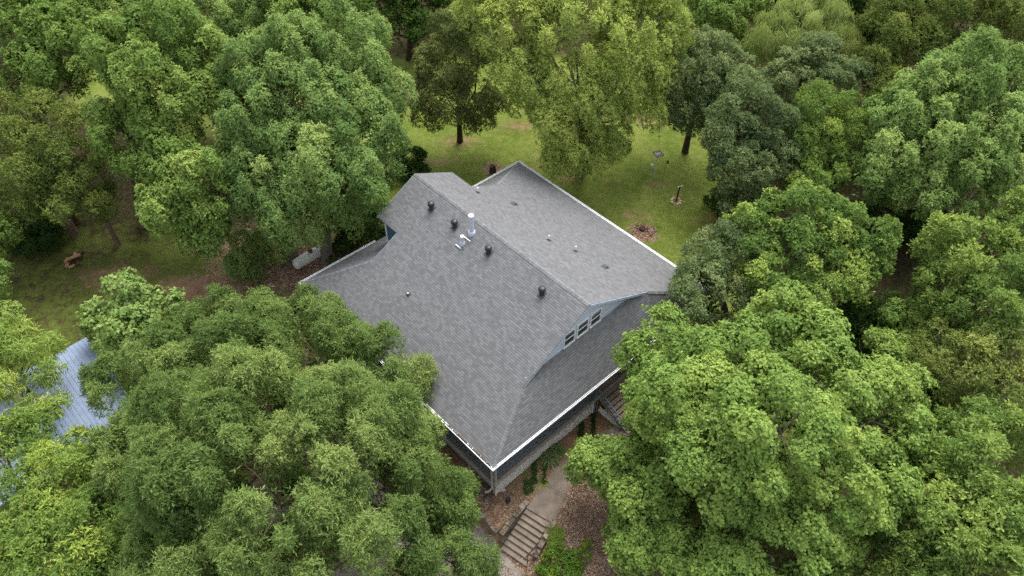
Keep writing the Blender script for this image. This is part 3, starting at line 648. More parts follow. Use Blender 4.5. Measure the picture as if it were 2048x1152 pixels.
mb = MB(); mb.tube([(.45, 0, 0), (.45, 0, 1.9), (.52, 0, 2.05), (.62, 0, 2.0), (.62, 0, 1.92)], .014, 6); P_ = on_ground(1318, 352)
e = empty('hanging_feeder', tuple(P_), 0, 'small dark feeder hanging from a hook right of the tray feeder', 'bird feeder'); mb.build('hook', MAT['lead'], e)
mb = MB(); mb._lz((.62, 0, 1.55), [(.07, 0), (.09, .03), (.08, .25), (.11, .29), (.03, .36)], 14, 0); mb.build('feeder', MAT['black'], e, True)
P_ = on_ground(1307, 352); mb = MB(); mb._lz((P_[0] - .3, P_[1], P_[2] + 1.35), [(.16, 0), (.18, .05), (.1, .10), (.01, .11)], 16, 0); mb.tube([(P_[0] - .3, P_[1], P_[2] - .1), (P_[0] - .3, P_[1], P_[2] + 1.36)], .012, 6)
tag(mb.build('bird_bath', MAT['fascia'], None, True), 'small pale blue dish on a thin stake beside the feeder pole', 'bird bath')
# timber post with ring of stones
P = on_ground(1352, 402); e = empty('garden_post', tuple(P), .3, 'short leaning timber post with a wire top on the lawn', 'post')
mb = MB(); mb.tube([(0, 0, -.1), (.06, .02, .8), (.13, .04, 1.75)], [.085, .08, .07], 9); mb.build('timber', MAT['dead'], e); mb = MB(); mb.bar((-.1, 0, 1.74), (.38, .05, 1.78), .04, .03); mb.build('top_bracket', MAT['lattice'], e)
for i in range(9):
    a = i / 9 * 6.283; q = (P[0] + .42 * math.cos(a), P[1] + .42 * math.sin(a)); rock(q, .13, 40 + i, 'pale stone of the small ring around the leaning lawn post', 'ring of stones around the lawn post', .6, 'pale_stone')
# log pile
P = on_ground(150, 522); e = empty('log_pile', tuple(P), .35, 'small pile of cut logs on the shaded lawn at left', 'log pile')
for i, (x, y, z, L, r, a) in enumerate([(-.55, -.4, .16, .55, .17, 1.4), (.25, .25, .15, .9, .16, -.3), (-.5, .05, .14, .6, .15, 1.9), (.05, .0, .46, 1.15, .15, .25), (-.5, -.2, .44, .5, .14, 1.2), (.5, .5, .16, .7, .17, 1.1), (-.1, .6, .14, .8, .16, -.5), (-.2, -.75, .13, .5, .13, .4), (.3, -.45, .13, .6, .13, 1.8), (.15, .35, .4, .5, .14, 1.5)]):
    mb = MB(); d = np.array([math.cos(a), math.sin(a), 0]) * L / 2; c = np.array([x, y, z]); mb.tube([c - d, c, c + d], [r, r * .97, r * .93], 10)
    mb.build('log', MAT['cutwood' if i in (0, 3, 4, 7, 9) else 'dead'], e)

# ------------------------------------------------------------------ foliage engine
def unit(a): return a / (np.linalg.norm(a, axis=-1, keepdims=True) + 1e-9)
def tufts(P, N, rs, k, L, Wd, spread, droop=0.0, jit=.35, tint=None, fold=False):
    """P (n,3) tuft points, N (n,3) axes -> rhombic leaves radiating about each axis"""
    n = len(P); P = np.repeat(P, k, 0); N = np.repeat(N, k, 0)
    N = unit(N + rs.normal(0, jit, N.shape))
    a = np.cross(N, unit(rs.normal(0, 1, N.shape))); a = unit(a)
    el = rs.uniform(spread[0], spread[1], (n * k, 1))            # angle from the axis
    d = unit(np.cos(el) * N + np.sin(el) * a + np.array([0, 0, -droop])); s = unit(np.cross(d, N + rs.normal(0, .25, N.shape)))
    l = L * rs.uniform(.65, 1.25, (n * k, 1)); w = Wd * rs.uniform(.7, 1.25, (n * k, 1))
    base = P + rs.normal(0, L * .25, P.shape); up = np.cross(s, d) * l * .06
    V_ = np.stack([base, base + d * l * .45 + s * w * .5 + up, base + d * l, base + d * l * .45 - s * w * .5 + up], 1)
    t_ = np.repeat(tint, k) + rs.normal(0, .10, n * k)
    return V_.reshape(-1, 3), t_
# species: subpuff radius, leaves per tuft, leaf length, width, spread, droop, leaf area index, material
def fill_fade(c): return c
SPEC = {
 'willow_oak': dict(st=1.25, rs=1.25, k=7, L=0.238, W=0.062, sp=(.6, 1.5), dr=.05, lai=2.0, mat=leaf_mat('willow_oak_leaf', srgb(64, 84, 42), srgb(103, 124, 66), srgb(150, 164, 92)), bark='bark'),
 'maple': dict(rs=1.15, k=4, L=0.194, W=0.167, sp=(1.0, 1.6), dr=.1, lai=2.3, mat=leaf_mat('maple_leaf', srgb(80, 102, 48), srgb(122, 146, 72), srgb(160, 176, 90)), bark='bark_grey'),
 'bluegreen': dict(st=1.35, rs=1.3, k=5, L=0.246, W=0.106, sp=(.8, 1.6), dr=.25, lai=1.8, mat=leaf_mat('ash_leaf', srgb(76, 98, 50), srgb(120, 144, 80), srgb(162, 176, 100)), bark='bark_grey'),
 'bright': dict(st=1.15, rs=1.2, k=5, L=0.246, W=0.141, sp=(.9, 1.6), dr=.1, lai=1.8, mat=leaf_mat('bright_maple_leaf', srgb(72, 94, 42), srgb(112, 136, 66), srgb(154, 170, 90)), bark='bark'),
 'yellow': dict(st=1.2, rs=1.15, k=6, L=0.264, W=0.097, sp=(.5, 1.5), dr=.35, lai=1.25, mat=leaf_mat('yellow_green_leaf', srgb(112, 128, 60), srgb(150, 163, 84), srgb(186, 194, 100)), bark='bark_grey'),
 'olive': dict(rs=1.05, k=6, L=0.211, W=0.097, sp=(.5, 1.5), dr=.1, lai=1.35, mat=leaf_mat('olive_leaf', srgb(70, 82, 38), srgb(102, 118, 58), srgb(142, 150, 74)), bark='bark'),
 'dark_olive': dict(rs=.75, k=6, L=0.211, W=0.088, sp=(.5, 1.5), dr=.2, lai=1.15, mat=leaf_mat('dark_pear_leaf', srgb(72, 82, 46), srgb(106, 116, 66), srgb(142, 148, 86)), bark='bark_dark'),
 'greygreen': dict(rs=0.95, k=6, L=0.211, W=0.114, sp=(.5, 1.5), dr=.1, lai=1.5, mat=leaf_mat('pear_leaf', srgb(70, 84, 52), srgb(108, 124, 80), srgb(150, 160, 106)), bark='bark_dark'),
 'dark': dict(rs=.9, k=5, L=0.282, W=0.158, sp=(.6, 1.5), dr=.1, lai=1.6, mat=leaf_mat('deep_green_leaf', srgb(34, 56, 24), srgb(58, 84, 34), srgb(96, 118, 48)), bark='bark_dark'),
 'pale': dict(st=1.2, rs=1.35, k=6, L=0.246, W=0.114, sp=(.9, 1.6), dr=.2, lai=1.9, mat=leaf_mat('pale_ash_leaf', srgb(80, 104, 52), srgb(124, 148, 80), srgb(164, 180, 104)), bark='bark_grey'),
 'hazel': dict(rs=0.95, k=5, L=0.185, W=0.141, sp=(.5, 1.4), dr=.0, lai=1.8, mat=leaf_mat('gum_leaf', srgb(66, 90, 48), srgb(104, 130, 66), srgb(164, 180, 90)), bark='bark_grey'),
 'oak': dict(st=1.2, rs=1.2, k=6, L=0.264, W=0.114, sp=(.4, 1.45), dr=.05, lai=1.7, mat=leaf_mat('red_oak_leaf', srgb(68, 90, 42), srgb(108, 132, 66), srgb(154, 170, 86)), bark='bark'),
 'branchy': dict(rs=1.0, k=5, L=0.211, W=0.106, sp=(.5, 1.5), dr=.1, lai=1.1, mat=leaf_mat('thin_olive_leaf', srgb(66, 82, 40), srgb(104, 118, 60), srgb(150, 156, 80)), bark='bark_grey'),
 'catalpa': dict(rs=.9, k=4, L=0.317, W=0.264, sp=(.8, 1.5), dr=.35, lai=1.9, mat=leaf_mat('catalpa_leaf', srgb(84, 106, 52), srgb(124, 146, 80), srgb(156, 172, 98)), bark='bark'),
 'sumac': dict(rs=.9, k=12, L=0.484, W=0.075, sp=(1.0, 1.6), dr=.35, lai=1.25, mat=leaf_mat('walnut_leaf', srgb(86, 108, 50), srgb(132, 154, 74), srgb(176, 180, 92)), bark='bark_dark'),
 'limey': dict(rs=1.05, k=6, L=0.246, W=0.088, sp=(.5, 1.5), dr=.15, lai=1.35, mat=leaf_mat('lime_leaf', srgb(74, 96, 44), srgb(112, 136, 66), srgb(162, 176, 80)), bark='bark'),
 'willow': dict(rs=.8, k=8, L=0.748, W=0.053, sp=(1.0, 1.8), dr=1.5, lai=1.5, mat=leaf_mat('willow_leaf', srgb(100, 116, 60), srgb(146, 160, 92), srgb(182, 190, 120)), bark='bark_dark'),
 'shrub': dict(rs=.5, k=5, L=0.194, W=0.114, sp=(.4, 1.5), dr=.0, lai=1.5, mat=leaf_mat('shrub_leaf', srgb(32, 50, 24), srgb(52, 76, 34), srgb(86, 108, 48)), bark='bark_dark'),
 'yard_shrub': dict(rs=.4, k=6, L=0.158, W=0.088, sp=(.4, 1.5), dr=.0, lai=1.5, mat=leaf_mat('bright_shrub_leaf', srgb(62, 90, 36), srgb(92, 124, 50), srgb(178, 180, 60)), bark='bark_dark'),
}
def inside_house(P, m=.5):
    u, v = to_uv(P[:, 0], P[:, 1]); lim = np.minimum(zl(np.clip(u, 0, 99)), zr(np.clip(u, -9, U))) + m
    return (u > -.35) & (u < U + .35) & (v > -.35) & (v < V + .35) & (P[:, 2] < lim)
def tree(name, label, lobes, sp, base=None, seed=1, trunk_r=.35, group=None, trunk=True, cat='tree', bumpy=.18, sparse=1.0, limbs=True, lean=None, yellow=0.0):
    """lobes: (px, py, Rpx, z) or (px, py, Rpx, 'Y', y); each becomes a rounded mass of leaf clumps at its real place and size"""
    S = SPEC[sp]; yellow = max(yellow, .012); rs = np.random.RandomState(seed); Cc = []; Rr = []
    for l in lobes:
        P = at_y(l[0], l[1], l[4]) if l[3] == 'Y' else at_z(l[0], l[1], l[3]); dpt = (P - O) @ CF; Cc.append(P); Rr.append(l[2] * dpt / FPX)
    Cc = np.array(Cc); Rr = np.array(Rr); 
    if base is None:
        b = Cc.mean(0); base = np.array([b[0], b[1], gz(b[0], b[1])])
    else:
        base = on_ground(*base)
    e = empty(name, tuple(base), 0, label, cat, group)
    VV = []; TT = []; limb_pts = []
    area_leaf = S['L'] * S['W'] * .5
    for i, (c, R) in enumerate(zip(Cc, Rr)):
        r_s = S['rs'] * (.75 + .5 * rs.rand()); r_s = min(r_s, R * .55); n = max(8, int(4 * R * R / (r_s * r_s) * .85))
        # golden spiral with jitter
        k = np.arange(n) + .5; ph = np.arccos(1 - 2 * k / n); th = math.pi * (1 + 5 ** .5) * k + rs.rand() * 6
        D = np.stack([np.cos(th) * np.sin(ph), np.sin(th) * np.sin(ph), np.cos(ph)], 1); D = unit(D + rs.normal(0, .22, D.shape))
        D = D[D[:, 2] > -.62]; st_ = S.get('st', 1.0); n = len(D)
        f = rs.rand(3, 3) * 3 + 1; pz = rs.rand(3) * 6
        lump = sum(np.sin(D @ f[j] * 2.2 + pz[j]) for j in range(3)) / 3
        rad = R * (1 - .9 * r_s / R * .5 + bumpy * lump + rs.uniform(-.20, .12, n)); sz = r_s * rs.uniform(.65, 1.35, n)
        P = c + D * rad[:, None] * np.array([1, 1, .92])
        keep = np.ones(n, bool)
        for j, (c2, R2) in enumerate(zip(Cc, Rr)):
            if j != i: keep &= (np.linalg.norm(P - c2, axis=1) > R2 * .72)
        g = ground_z(P[:, 0], P[:, 1]); keep &= P[:, 2] > g + .3; keep &= ~inside_house(P, .9); keep &= rs.rand(n) < (.93 * min(1, sparse + .25))
        P, D, sz = P[keep], D[keep], sz[keep]
        if len(P) == 0: continue
        limb_pts.append((c, R)); 
        m = np.maximum(4, (2 * math.pi * sz ** 2 * S['lai'] * sparse / (area_leaf * S['k'])).astype(int)); tot = int(m.sum()); idx = np.repeat(np.arange(len(P)), m)
        q = unit(rs.normal(0, 1, (tot, 3)) + D[idx] * .75 + np.array([0, 0, .55])); rr = sz[idx] * (1.02 - .42 * rs.rand(tot) ** 2.2)
        stretch = np.array([.95, .95, .85]) if st_ == 1.0 else np.array([.82, .82, st_]) * (1 - .0)
        if st_ != 1.0: rr = rr * (1 - .30 * np.clip(q[:, 2], 0, 1) * 0)
        lump2 = 1 + .15 * np.sin(q @ np.array([5.1, 2.3, 3.7]) + idx * 1.7) + .13 * np.sin(q @ np.array([9.3, -7.7, 8.1]) + idx * 2.9)
        T = P[idx] + q * (rr * lump2)[:, None] * stretch
        base_t = rs.normal(.45, .11, len(P)) + .08 * rs.randn(); top = np.clip(q[:, 2], 0, 1) * .10
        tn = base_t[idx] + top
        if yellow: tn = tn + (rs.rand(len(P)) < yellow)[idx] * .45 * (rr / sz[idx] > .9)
        okm = ~inside_house(T, .25) & (T[:, 2] > ground_z(T[:, 0], T[:, 1]) + .05)
        T, q, tn = T[okm], q[okm], tn[okm]
        v_, t_ = tufts(T, unit(q + np.array([0, 0, .25])), rs, S['k'], S['L'], S['W'], S['sp'], S['dr'], .3, tn)
        VV.append(v_); TT.append(t_)
        # inner leaves that close the crown; darker tint paints the shade inside it
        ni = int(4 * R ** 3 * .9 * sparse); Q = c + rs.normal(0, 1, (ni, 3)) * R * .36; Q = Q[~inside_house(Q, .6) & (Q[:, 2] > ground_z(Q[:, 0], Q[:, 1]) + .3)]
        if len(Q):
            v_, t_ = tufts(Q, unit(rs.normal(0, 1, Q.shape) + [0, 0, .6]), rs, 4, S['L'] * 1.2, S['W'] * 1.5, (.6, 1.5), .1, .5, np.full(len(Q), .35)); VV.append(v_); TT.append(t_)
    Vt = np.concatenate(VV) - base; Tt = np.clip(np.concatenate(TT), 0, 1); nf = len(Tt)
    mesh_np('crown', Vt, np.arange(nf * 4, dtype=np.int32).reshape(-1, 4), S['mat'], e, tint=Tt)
    if trunk:
        mb = MB(); topc = Cc.mean(0) - base; hz = max(2.0, topc[2] * .75); rt = trunk_r
        fork = np.array([topc[0] * .5, topc[1] * .5, hz]); mb.tube([(0, 0, -.4), (0, 0, .1), tuple(fork * [.25, .25, .35]), tuple(fork * [.6, .6, .7]), tuple(fork)], [rt * 1.7, rt * 1.25, rt, rt * .85, rt * .65], 10)
        if limbs:
            for c, R in limb_pts:
                c = c - base; s0 = fork * (.45 + .5 * rs.rand()); m_ = (s0 + c) / 2 + rs.normal(0, .4, 3) + [0, 0, -.3]
                mb.tube([tuple(s0), tuple(m_), tuple(c)], [rt * .42, rt * .28, rt * .15], 6, False)
                for _ in range(max(3, int(R * 2.2))):
                    tw = 2.0 if sp in ('branchy', 'yellow', 'pale', 'oak', 'olive') else 1.0; d = unit(rs.normal(0, 1, 3) + np.array([0, 0, .5])); en = c + d * R * rs.uniform(.8, 1.0 + .05 * tw); mm = (c + en) / 2 + rs.normal(0, .2, 3)
                    if inside_house((np.array([en]) + base), .3)[0]: continue
                    mb.tube([tuple(c), tuple(mm), tuple(en)], [rt * .14, .035 * tw, .014 * tw], 4, False)
        mb.build('trunk', MAT[S['bark']], e, weld=False)
    return e, nf
NF = 0
def T(*a, **k):
    global NF; e, n = tree(*a, **k); NF += n; return e
def Yl(Y, *ls): return [(a, b, c, 'Y', Y + (dy[0] if dy else 0)) for a, b, c, *dy in ls]

T('oak_tree', 'huge willow oak filling the lower left, in front of the house', [
  (640, 718, 118, 8), (470, 750, 122, 8), (325, 805, 116, 8), (765, 760, 85, 6.5), (560, 850, 150, 12), (430, 930, 150, 12), (690, 900, 150, 11.5), (810, 900, 78, 6),
  (290, 960, 115, 8), (560, 1010, 160, 12.5), (770, 1020, 130, 9), (885, 1015, 60, 5.5), (400, 1090, 140, 10), (700, 1120, 150, 9.5), (875, 1110, 88, 6), (540, 1180, 150, 9), (300, 1150, 80, 6), (625, 622, 40, 5), (445, 655, 60, 5.5), (530, 640, 46, 6.5)],
  'willow_oak', (560, 960), 11, .55, bumpy=.22)
T('maple_tree', 'bright green maple right of the porch stairs with rounded leaf clumps', [
  (1565, 655, 78, 10.5), (1558, 618, 44, 12), (1470, 740, 100, 10.5), (1325, 722, 76, 8), (1322, 800, 56, 6), (1275, 870, 40, 5.5), (1390, 820, 105, 10), (1630, 760, 115, 11), (1560, 870, 130, 13), (1740, 840, 100, 10), (1700, 950, 100, 11), (1440, 930, 105, 11), (1330, 900, 85, 7.5), (1810, 800, 50, 8),
  (1192, 925, 48, 4.6), (1255, 955, 60, 5), (1600, 1000, 85, 9.5), (1310, 1010, 75, 5.5)], 'maple', (1520, 1000), 21, .45, bumpy=.22)
T('maple_tree', 'lower shaded maple at the bottom edge below the bright maple', [
  (1290, 1090, 70, 4), (1400, 1120, 85, 5), (1510, 1090, 95, 7), (1620, 1120, 95, 7), (1460, 1180, 90, 6), (1690, 1160, 70, 5)], 'maple', (1500, 1150), 22, .3, bumpy=.22)
T('ash_tree', 'tall dark blue green tree above the propane tank, behind the house', [(500, 150, 62, 'Y', 54), (590, 110, 70, 'Y', 56), (690, 110, 75, 'Y', 56), (752, 190, 50, 'Y', 54), (500, 250, 70, 'Y', 51), (590, 210, 75, 'Y', 52), (690, 220, 75, 'Y', 52),
  (752, 290, 52, 'Y', 50), (530, 370, 80, 'Y', 48), (625, 320, 70, 'Y', 48), (700, 350, 80, 'Y', 47), (600, 430, 65, 'Y', 46), (785, 350, 28, 'Y', 49), (690, 430, 40, 'Y', 46.5), (480, 300, 45, 'Y', 50)], 'bluegreen', (580, 516), 31, .62, bumpy=.2)
T('ash_tree', 'second tall grey green trunk with pale bark right of the propane tank', [(740, 240, 45, 'Y', 51), (730, 320, 50, 'Y', 49), (660, 270, 50, 'Y', 50)], 'bluegreen', (652, 520), 32, .42)
T('young_ash_tree', 'low drooping branchlets of blue green leaves left of the propane tank', [(500, 500, 34, 2.6), (475, 530, 26, 2.2), (505, 545, 24, 1.6), (540, 480, 36, 3.4)], 'bluegreen', (530, 520), 33, .1, sparse=.7)
T('maple_tree', 'tall bright green tree at upper left above the dark trunk', [(255, 100, 68, 'Y', 55), (340, 60, 66, 'Y', 57), (400, 120, 60, 'Y', 56), (300, 180, 80, 'Y', 53), (225, 245, 45, 'Y', 52), (275, 290, 72, 'Y', 51), (350, 240, 70, 'Y', 52), (405, 200, 50, 'Y', 53), (200, 80, 40, 'Y', 57)], 'bright', (290, 447), 41, .5, bumpy=.22)
T('maple_tree', 'yellow green bushy tree between the dark trunk and the tall blue green tree', [(330, 320, 48, 'Y', 48), (400, 360, 72, 'Y', 47), (345, 410, 60, 'Y', 46), (450, 400, 55, 'Y', 46), (410, 455, 48, 'Y', 45), (470, 340, 35, 'Y', 48)], 'bright', (400, 500), 42, .28, yellow=.12)
T('maple_tree', 'green tree at the far upper left corner', [(40, 60, 75, 'Y', 61), (130, 80, 62, 'Y', 60), (90, 150, 62, 'Y', 58), (20, 170, 70, 'Y', 58), (160, 150, 40, 'Y', 58), (0, 0, 80, 'Y', 64), (160, 0, 75, 'Y', 66)], 'bright', (90, 380), 43, .45, bumpy=.22)
T('locust_tree', 'olive tree hanging over the shaded lawn at the left edge', [(100, 260, 70, 'Y', 52), (50, 330, 75, 'Y', 50), (150, 330, 52, 'Y', 50), (30, 250, 50, 'Y', 53), (110, 400, 45, 'Y', 48), (190, 400, 36, 'Y', 49), (30, 400, 45, 'Y', 48)], 'olive', (150, 470), 44, .32, sparse=.8)
T('locust_tree', 'slim leaning olive tree right of the log pile', [(175, 360, 34, 'Y', 50), (205, 420, 26, 'Y', 50)], 'olive', (237, 490), 45, .22, sparse=.6)
T('ash_tree', 'grey green tree top behind and left of the tall blue green tree', [(430, 60, 70, 'Y', 66), (510, 40, 66, 'Y', 67), (390, 0, 66, 'Y', 69), (470, -40, 75, 'Y', 72), (300, -20, 66, 'Y', 69), (420, 130, 55, 'Y', 62)], 'bluegreen', (450, 330), 46, .45)
T('elm_tree', 'lighter green tree rising behind the tall blue green tree', [(620, 30, 60, 'Y', 63), (690, 30, 66, 'Y', 62), (735, 90, 42, 'Y', 60), (580, -20, 60, 'Y', 67), (680, -40, 70, 'Y', 66)], 'bright', (660, 300), 47, .4)
T('pine_tree', 'dark deep green tree at the back edge of the lawn', [(800, 50, 52, 'Y', 78), (860, 10, 50, 'Y', 80), (770, 0, 55, 'Y', 80), (840, -60, 60, 'Y', 84), (920, -20, 50, 'Y', 86)], 'dark', (820, 118), 48, .4)
T('pear_tree', 'dark brownish green tree with a bare forked trunk on the back lawn', [(905, 60, 48, 'Y', 65), (900, 120, 66, 'Y', 64), (864, 150, 34, 'Y', 64), (955, 130, 45, 'Y', 64), (890, 190, 58, 'Y', 63), (950, 195, 48, 'Y', 63.5), (860, 225, 32, 'Y', 63), (960, 240, 28, 'Y', 63), (985, 215, 22, 'Y', 63.5)], 'dark_olive', (920, 283), 49, .26, sparse=.95)
T('poplar_tree', 'large yellow green tree in the top centre behind the roof', [(1150, 60, 95, 'Y', 61), (1010, 60, 62, 'Y', 62), (1280, 60, 80, 'Y', 62), (1060, 140, 66, 'Y', 60), (1250, 140, 72, 'Y', 60), (1330, 70, 48, 'Y', 63), (1150, 170, 72, 'Y', 59), (1050, -20, 80, 'Y', 65), (1170, -40, 95, 'Y', 65), (1290, -30, 85, 'Y', 66), (960, 20, 45, 'Y', 63), (1320, 160, 36, 'Y', 61),
  (1105, 225, 55, 'Y', 58), (1195, 235, 55, 'Y', 58), (1150, 285, 60, 'Y', 57.5), (1225, 290, 36, 'Y', 58), (1140, 325, 42, 'Y', 57), (1280, 220, 42, 'Y', 60), (1040, 200, 32, 'Y', 61), (1190, 320, 34, 'Y', 57.5)], 'yellow', (1160, 352), 50, .38, sparse=1.0)
T('pear_tree', 'dark green tree with short trunk behind the bird feeder', [(1370, 140, 62, 'Y', 63), (1420, 105, 52, 'Y', 64), (1330, 180, 42, 'Y', 63), (1430, 180, 52, 'Y', 62), (1370, 215, 52, 'Y', 62), (1465, 140, 42, 'Y', 64), (1400, 240, 30, 'Y', 62)], 'greygreen', (1370, 304), 51, .28, sparse=.9)
T('pear_tree', 'rounded grey green tree right of the bird feeder at the lawn edge', [(1500, 205, 55, 'Y', 57), (1460, 270, 50, 'Y', 55.5), (1540, 255, 55, 'Y', 56), (1490, 335, 56, 'Y', 53), (1560, 320, 42, 'Y', 54), (1450, 340, 32, 'Y', 53.5), (1480, 390, 40, 'Y', 52)], 'greygreen', (1500, 420), 52, .3, sparse=1.05)
T('hornbeam_tree', 'yellowish green tree between the grey green tree and the big pale crown', [(1655, 215, 50, 'Y', 57), (1630, 280, 52, 'Y', 55), (1695, 260, 46, 'Y', 56), (1640, 345, 46, 'Y', 53), (1695, 330, 42, 'Y', 54), (1600, 370, 30, 'Y', 52)], 'limey', (1660, 430), 53, .28)
T('willow_tree', 'pale weeping willow near the top right', [(1600, 45, 52, 'Y', 72), (1550, 65, 40, 'Y', 71), (1655, 50, 45, 'Y', 72), (1625, -10, 50, 'Y', 75), (1680, 90, 36, 'Y', 70), (1540, 110, 28, 'Y', 70), (1590, 90, 34, 'Y', 70)], 'willow', (1600, 190), 54, .35)
T('elm_tree', 'mid green tree directly in front of the weeping willow', [(1610, 150, 58, 'Y', 64), (1680, 165, 48, 'Y', 63), (1560, 165, 40, 'Y', 64), (1640, 105, 38, 'Y', 66)], 'greygreen', (1620, 290), 55, .3, yellow=.08)
T('linden_tree', 'deep green tree at the top edge left of the willow', [(1450, 40, 52, 'Y', 77), (1400, 15, 40, 'Y', 79), (1495, 85, 34, 'Y', 75), (1440, -30, 60, 'Y', 82), (1500, 10, 30, 'Y', 80)], 'bright', (1450, 120), 56, .3)
T('linden_tree', 'dark green tree at the top edge right of the willow', [(1720, 45, 46, 'Y', 76), (1700, -10, 50, 'Y', 79), (1745, 110, 30, 'Y', 72)], 'dark', (1720, 150), 57, .3)
T('oak_tree', 'wide olive oak crown in the top right corner', [(1800, 60, 62, 'Y', 67), (1880, 25, 72, 'Y', 69), (1960, 40, 70, 'Y', 68), (2035, 80, 66, 'Y', 66), (1860, 110, 52, 'Y', 65), (1760, 120, 42, 'Y', 65), (1780, 185, 46, 'Y', 62), (1800, -20, 70, 'Y', 73), (1930, -40, 80, 'Y', 74), (1950, 110, 46, 'Y', 64)], 'olive', (1850, 300), 58, .45)
T('ash_tree', 'big pale green spreading tree below the top right corner', [(1935, 165, 72, 'Y', 57), (1860, 200, 66, 'Y', 56), (1990, 240, 76, 'Y', 54), (1790, 245, 52, 'Y', 55), (1880, 290, 76, 'Y', 53), (1965, 335, 74, 'Y', 51), (1790, 320, 56, 'Y', 52), (1850, 380, 55, 'Y', 50), (1740, 300, 32, 'Y', 54), (2045, 330, 66, 'Y', 51), (2040, 180, 60, 'Y', 57), (1930, 410, 42, 'Y', 49), (1740, 370, 36, 'Y', 51)], 'pale', (1880, 450), 59, .45, bumpy=.22)
T('sweetgum_tree', 'round yellow tipped green tree at the right end of the roof', [(1590, 435, 62, 'Y', 44), (1500, 465, 54, 'Y', 43), (1665, 450, 58, 'Y', 44), (1740, 485, 50, 'Y', 43), (1600, 510, 66, 'Y', 41.5), (1700, 550, 48, 'Y', 40.5), (1530, 550, 52, 'Y', 40), (1640, 580, 42, 'Y', 39)], 'hazel', (1610, 600), 60, .35, yellow=.16, bumpy=.2)
T('sweetgum_tree', 'darker green tree overhanging the right corner of the roof', [(1440, 500, 54, 'Y', 42), (1398, 560, 54, 'Y', 39.5), (1470, 590, 52, 'Y', 39.5), (1366, 612, 42, 'Y', 37.5), (1420, 640, 36, 'Y', 38), (1338, 640, 24, 'Y', 36.8)], 'greygreen', (1450, 640), 61, .3)
T('walnut_tree', 'long leaved tree at the right edge beside the yellow tipped tree', [(1930, 515, 72, 8.5), (2010, 560, 76, 8), (1880, 580, 54, 7), (1960, 640, 66, 7), (2040, 460, 60, 9), (1900, 640, 42, 5)], 'oak', (1950, 620), 62, .4, bumpy=.22)
T('elm_tree', 'thin olive tree with bare twigs at the right edge above the oak', [(1930, 740, 64, 7), (2010, 720, 62, 7), (1880, 700, 42, 5.5), (2000, 810, 56, 7), (2050, 780, 50, 7)], 'branchy', (1960, 800), 63, .35, sparse=.85)
T('dogwood_tree', 'small green tree in the gap right of the bright maple top', [(1810, 640, 46, 4), (1760, 690, 30, 4), (1840, 700, 40, 4), (1790, 730, 36, 4)], 'maple', (1810, 710), 64, .15)
T('oak_tree', 'green oak with yellow sprigs in the lower right corner', [(1850, 890, 66, 9), (1930, 950, 82, 10), (1830, 1000, 66, 9), (2015, 900, 62, 9), (1900, 1070, 76, 10), (2010, 1040, 74, 10), (1800, 1110, 58, 7), (1970, 1150, 76, 9), (1860, 1150, 56, 8), (1960, 850, 46, 8)], 'oak', (1900, 1060), 65, .45, yellow=.05, bumpy=.22)
T('catalpa_tree', 'pale tree with large heart shaped leaves beside the blue metal roof', [(262, 590, 42, 7), (205, 635, 34, 6), (325, 620, 42, 6.5), (262, 655, 42, 7), (345, 690, 44, 6), (240, 700, 36, 5.5), (300, 740, 34, 5)], 'catalpa', (280, 700), 66, .25)
T('walnut_tree', 'feathery pale green tree in front of the blue metal roof', [(60, 690, 46, 7), (10, 700, 48, 7), (98, 742, 28, 6.8), (20, 770, 42, 6.5), (110, 812, 24, 6.5), (70, 830, 24, 7)], 'sumac', (40, 800), 67, .2, sparse=.9)
T('elm_tree', 'lime tinted tree in the lower left corner below the blue metal roof', [(0, 875, 46, 8.5), (60, 880, 50, 8), (150, 900, 42, 8), (20, 950, 62, 8), (120, 960, 66, 9), (205, 940, 45, 7), (60, 1050, 72, 9), (170, 1060, 72, 9), (100, 1140, 76, 9), (-20, 1100, 60, 9), (220, 1140, 50, 7)], 'limey', (100, 1050), 68, .35, yellow=.10, sparse=.95)
T('maple_tree', 'leafy branch tips reaching in at the left edge over the shaded lawn', [(-25, 470, 48, 6), (-10, 560, 42, 5), (10, 640, 34, 4.5), (-30, 620, 40, 5)], 'bright', (-60, 600), 69, .25, sparse=.7)
# background trees that close the top edge
for i, (px, Y, lb) in enumerate([(120, 84, 'dark background tree top at the far upper left'), (560, 88, 'background tree behind the upper left group'), (1000, 92, 'background tree behind the yellow green crown, left side'), (1340, 92, 'background tree behind the yellow green crown, right side'), (1580, 92, 'dark background tree behind the willow'), (1780, 88, 'background tree behind the top right oak')]):
    T('background_tree', lb, [(px, 20, 60, 'Y', Y), (px + 60, -20, 60, 'Y', Y + 2), (px - 60, -20, 60, 'Y', Y + 1), (px, -70, 60, 'Y', Y + 3)], 'dark', None, 80 + i, .4, group='background trees at the top edge', limbs=False)
# shrubs
T('shrub', 'dark shrub against the rear wall under the roof overhang', [(725, 440, 28, 2.2), (700, 470, 26, 1.8), (740, 470, 28, 2.2), (690, 500, 20, 1.2), (760, 430, 22, 2.0)], 'shrub', None, 101, .08, cat='shrub', trunk=False)
T('shrub', 'dark bush on the lawn edge behind the roof peak', [(815, 320, 30, 2.0), (835, 345, 20, 1.3), (790, 345, 26, 1.6)], 'shrub', None, 102, .08, cat='shrub', trunk=False)
T('shrub', 'large dark shrubs at the left edge below the olive tree', [(60, 440, 40, 2.6), (15, 470, 40, 2.5), (105, 470, 30, 2), (60, 490, 30, 1.6)], 'shrub', None, 103, .08, cat='shrub', trunk=False)
T('shrub', 'dark shrub under the rounded grey green tree by the lawn', [(1470, 410, 34, 1.8), (1520, 420, 36, 2.2), (1440, 400, 22, 1.4)], 'shrub', None, 104, .08, cat='shrub', trunk=False)
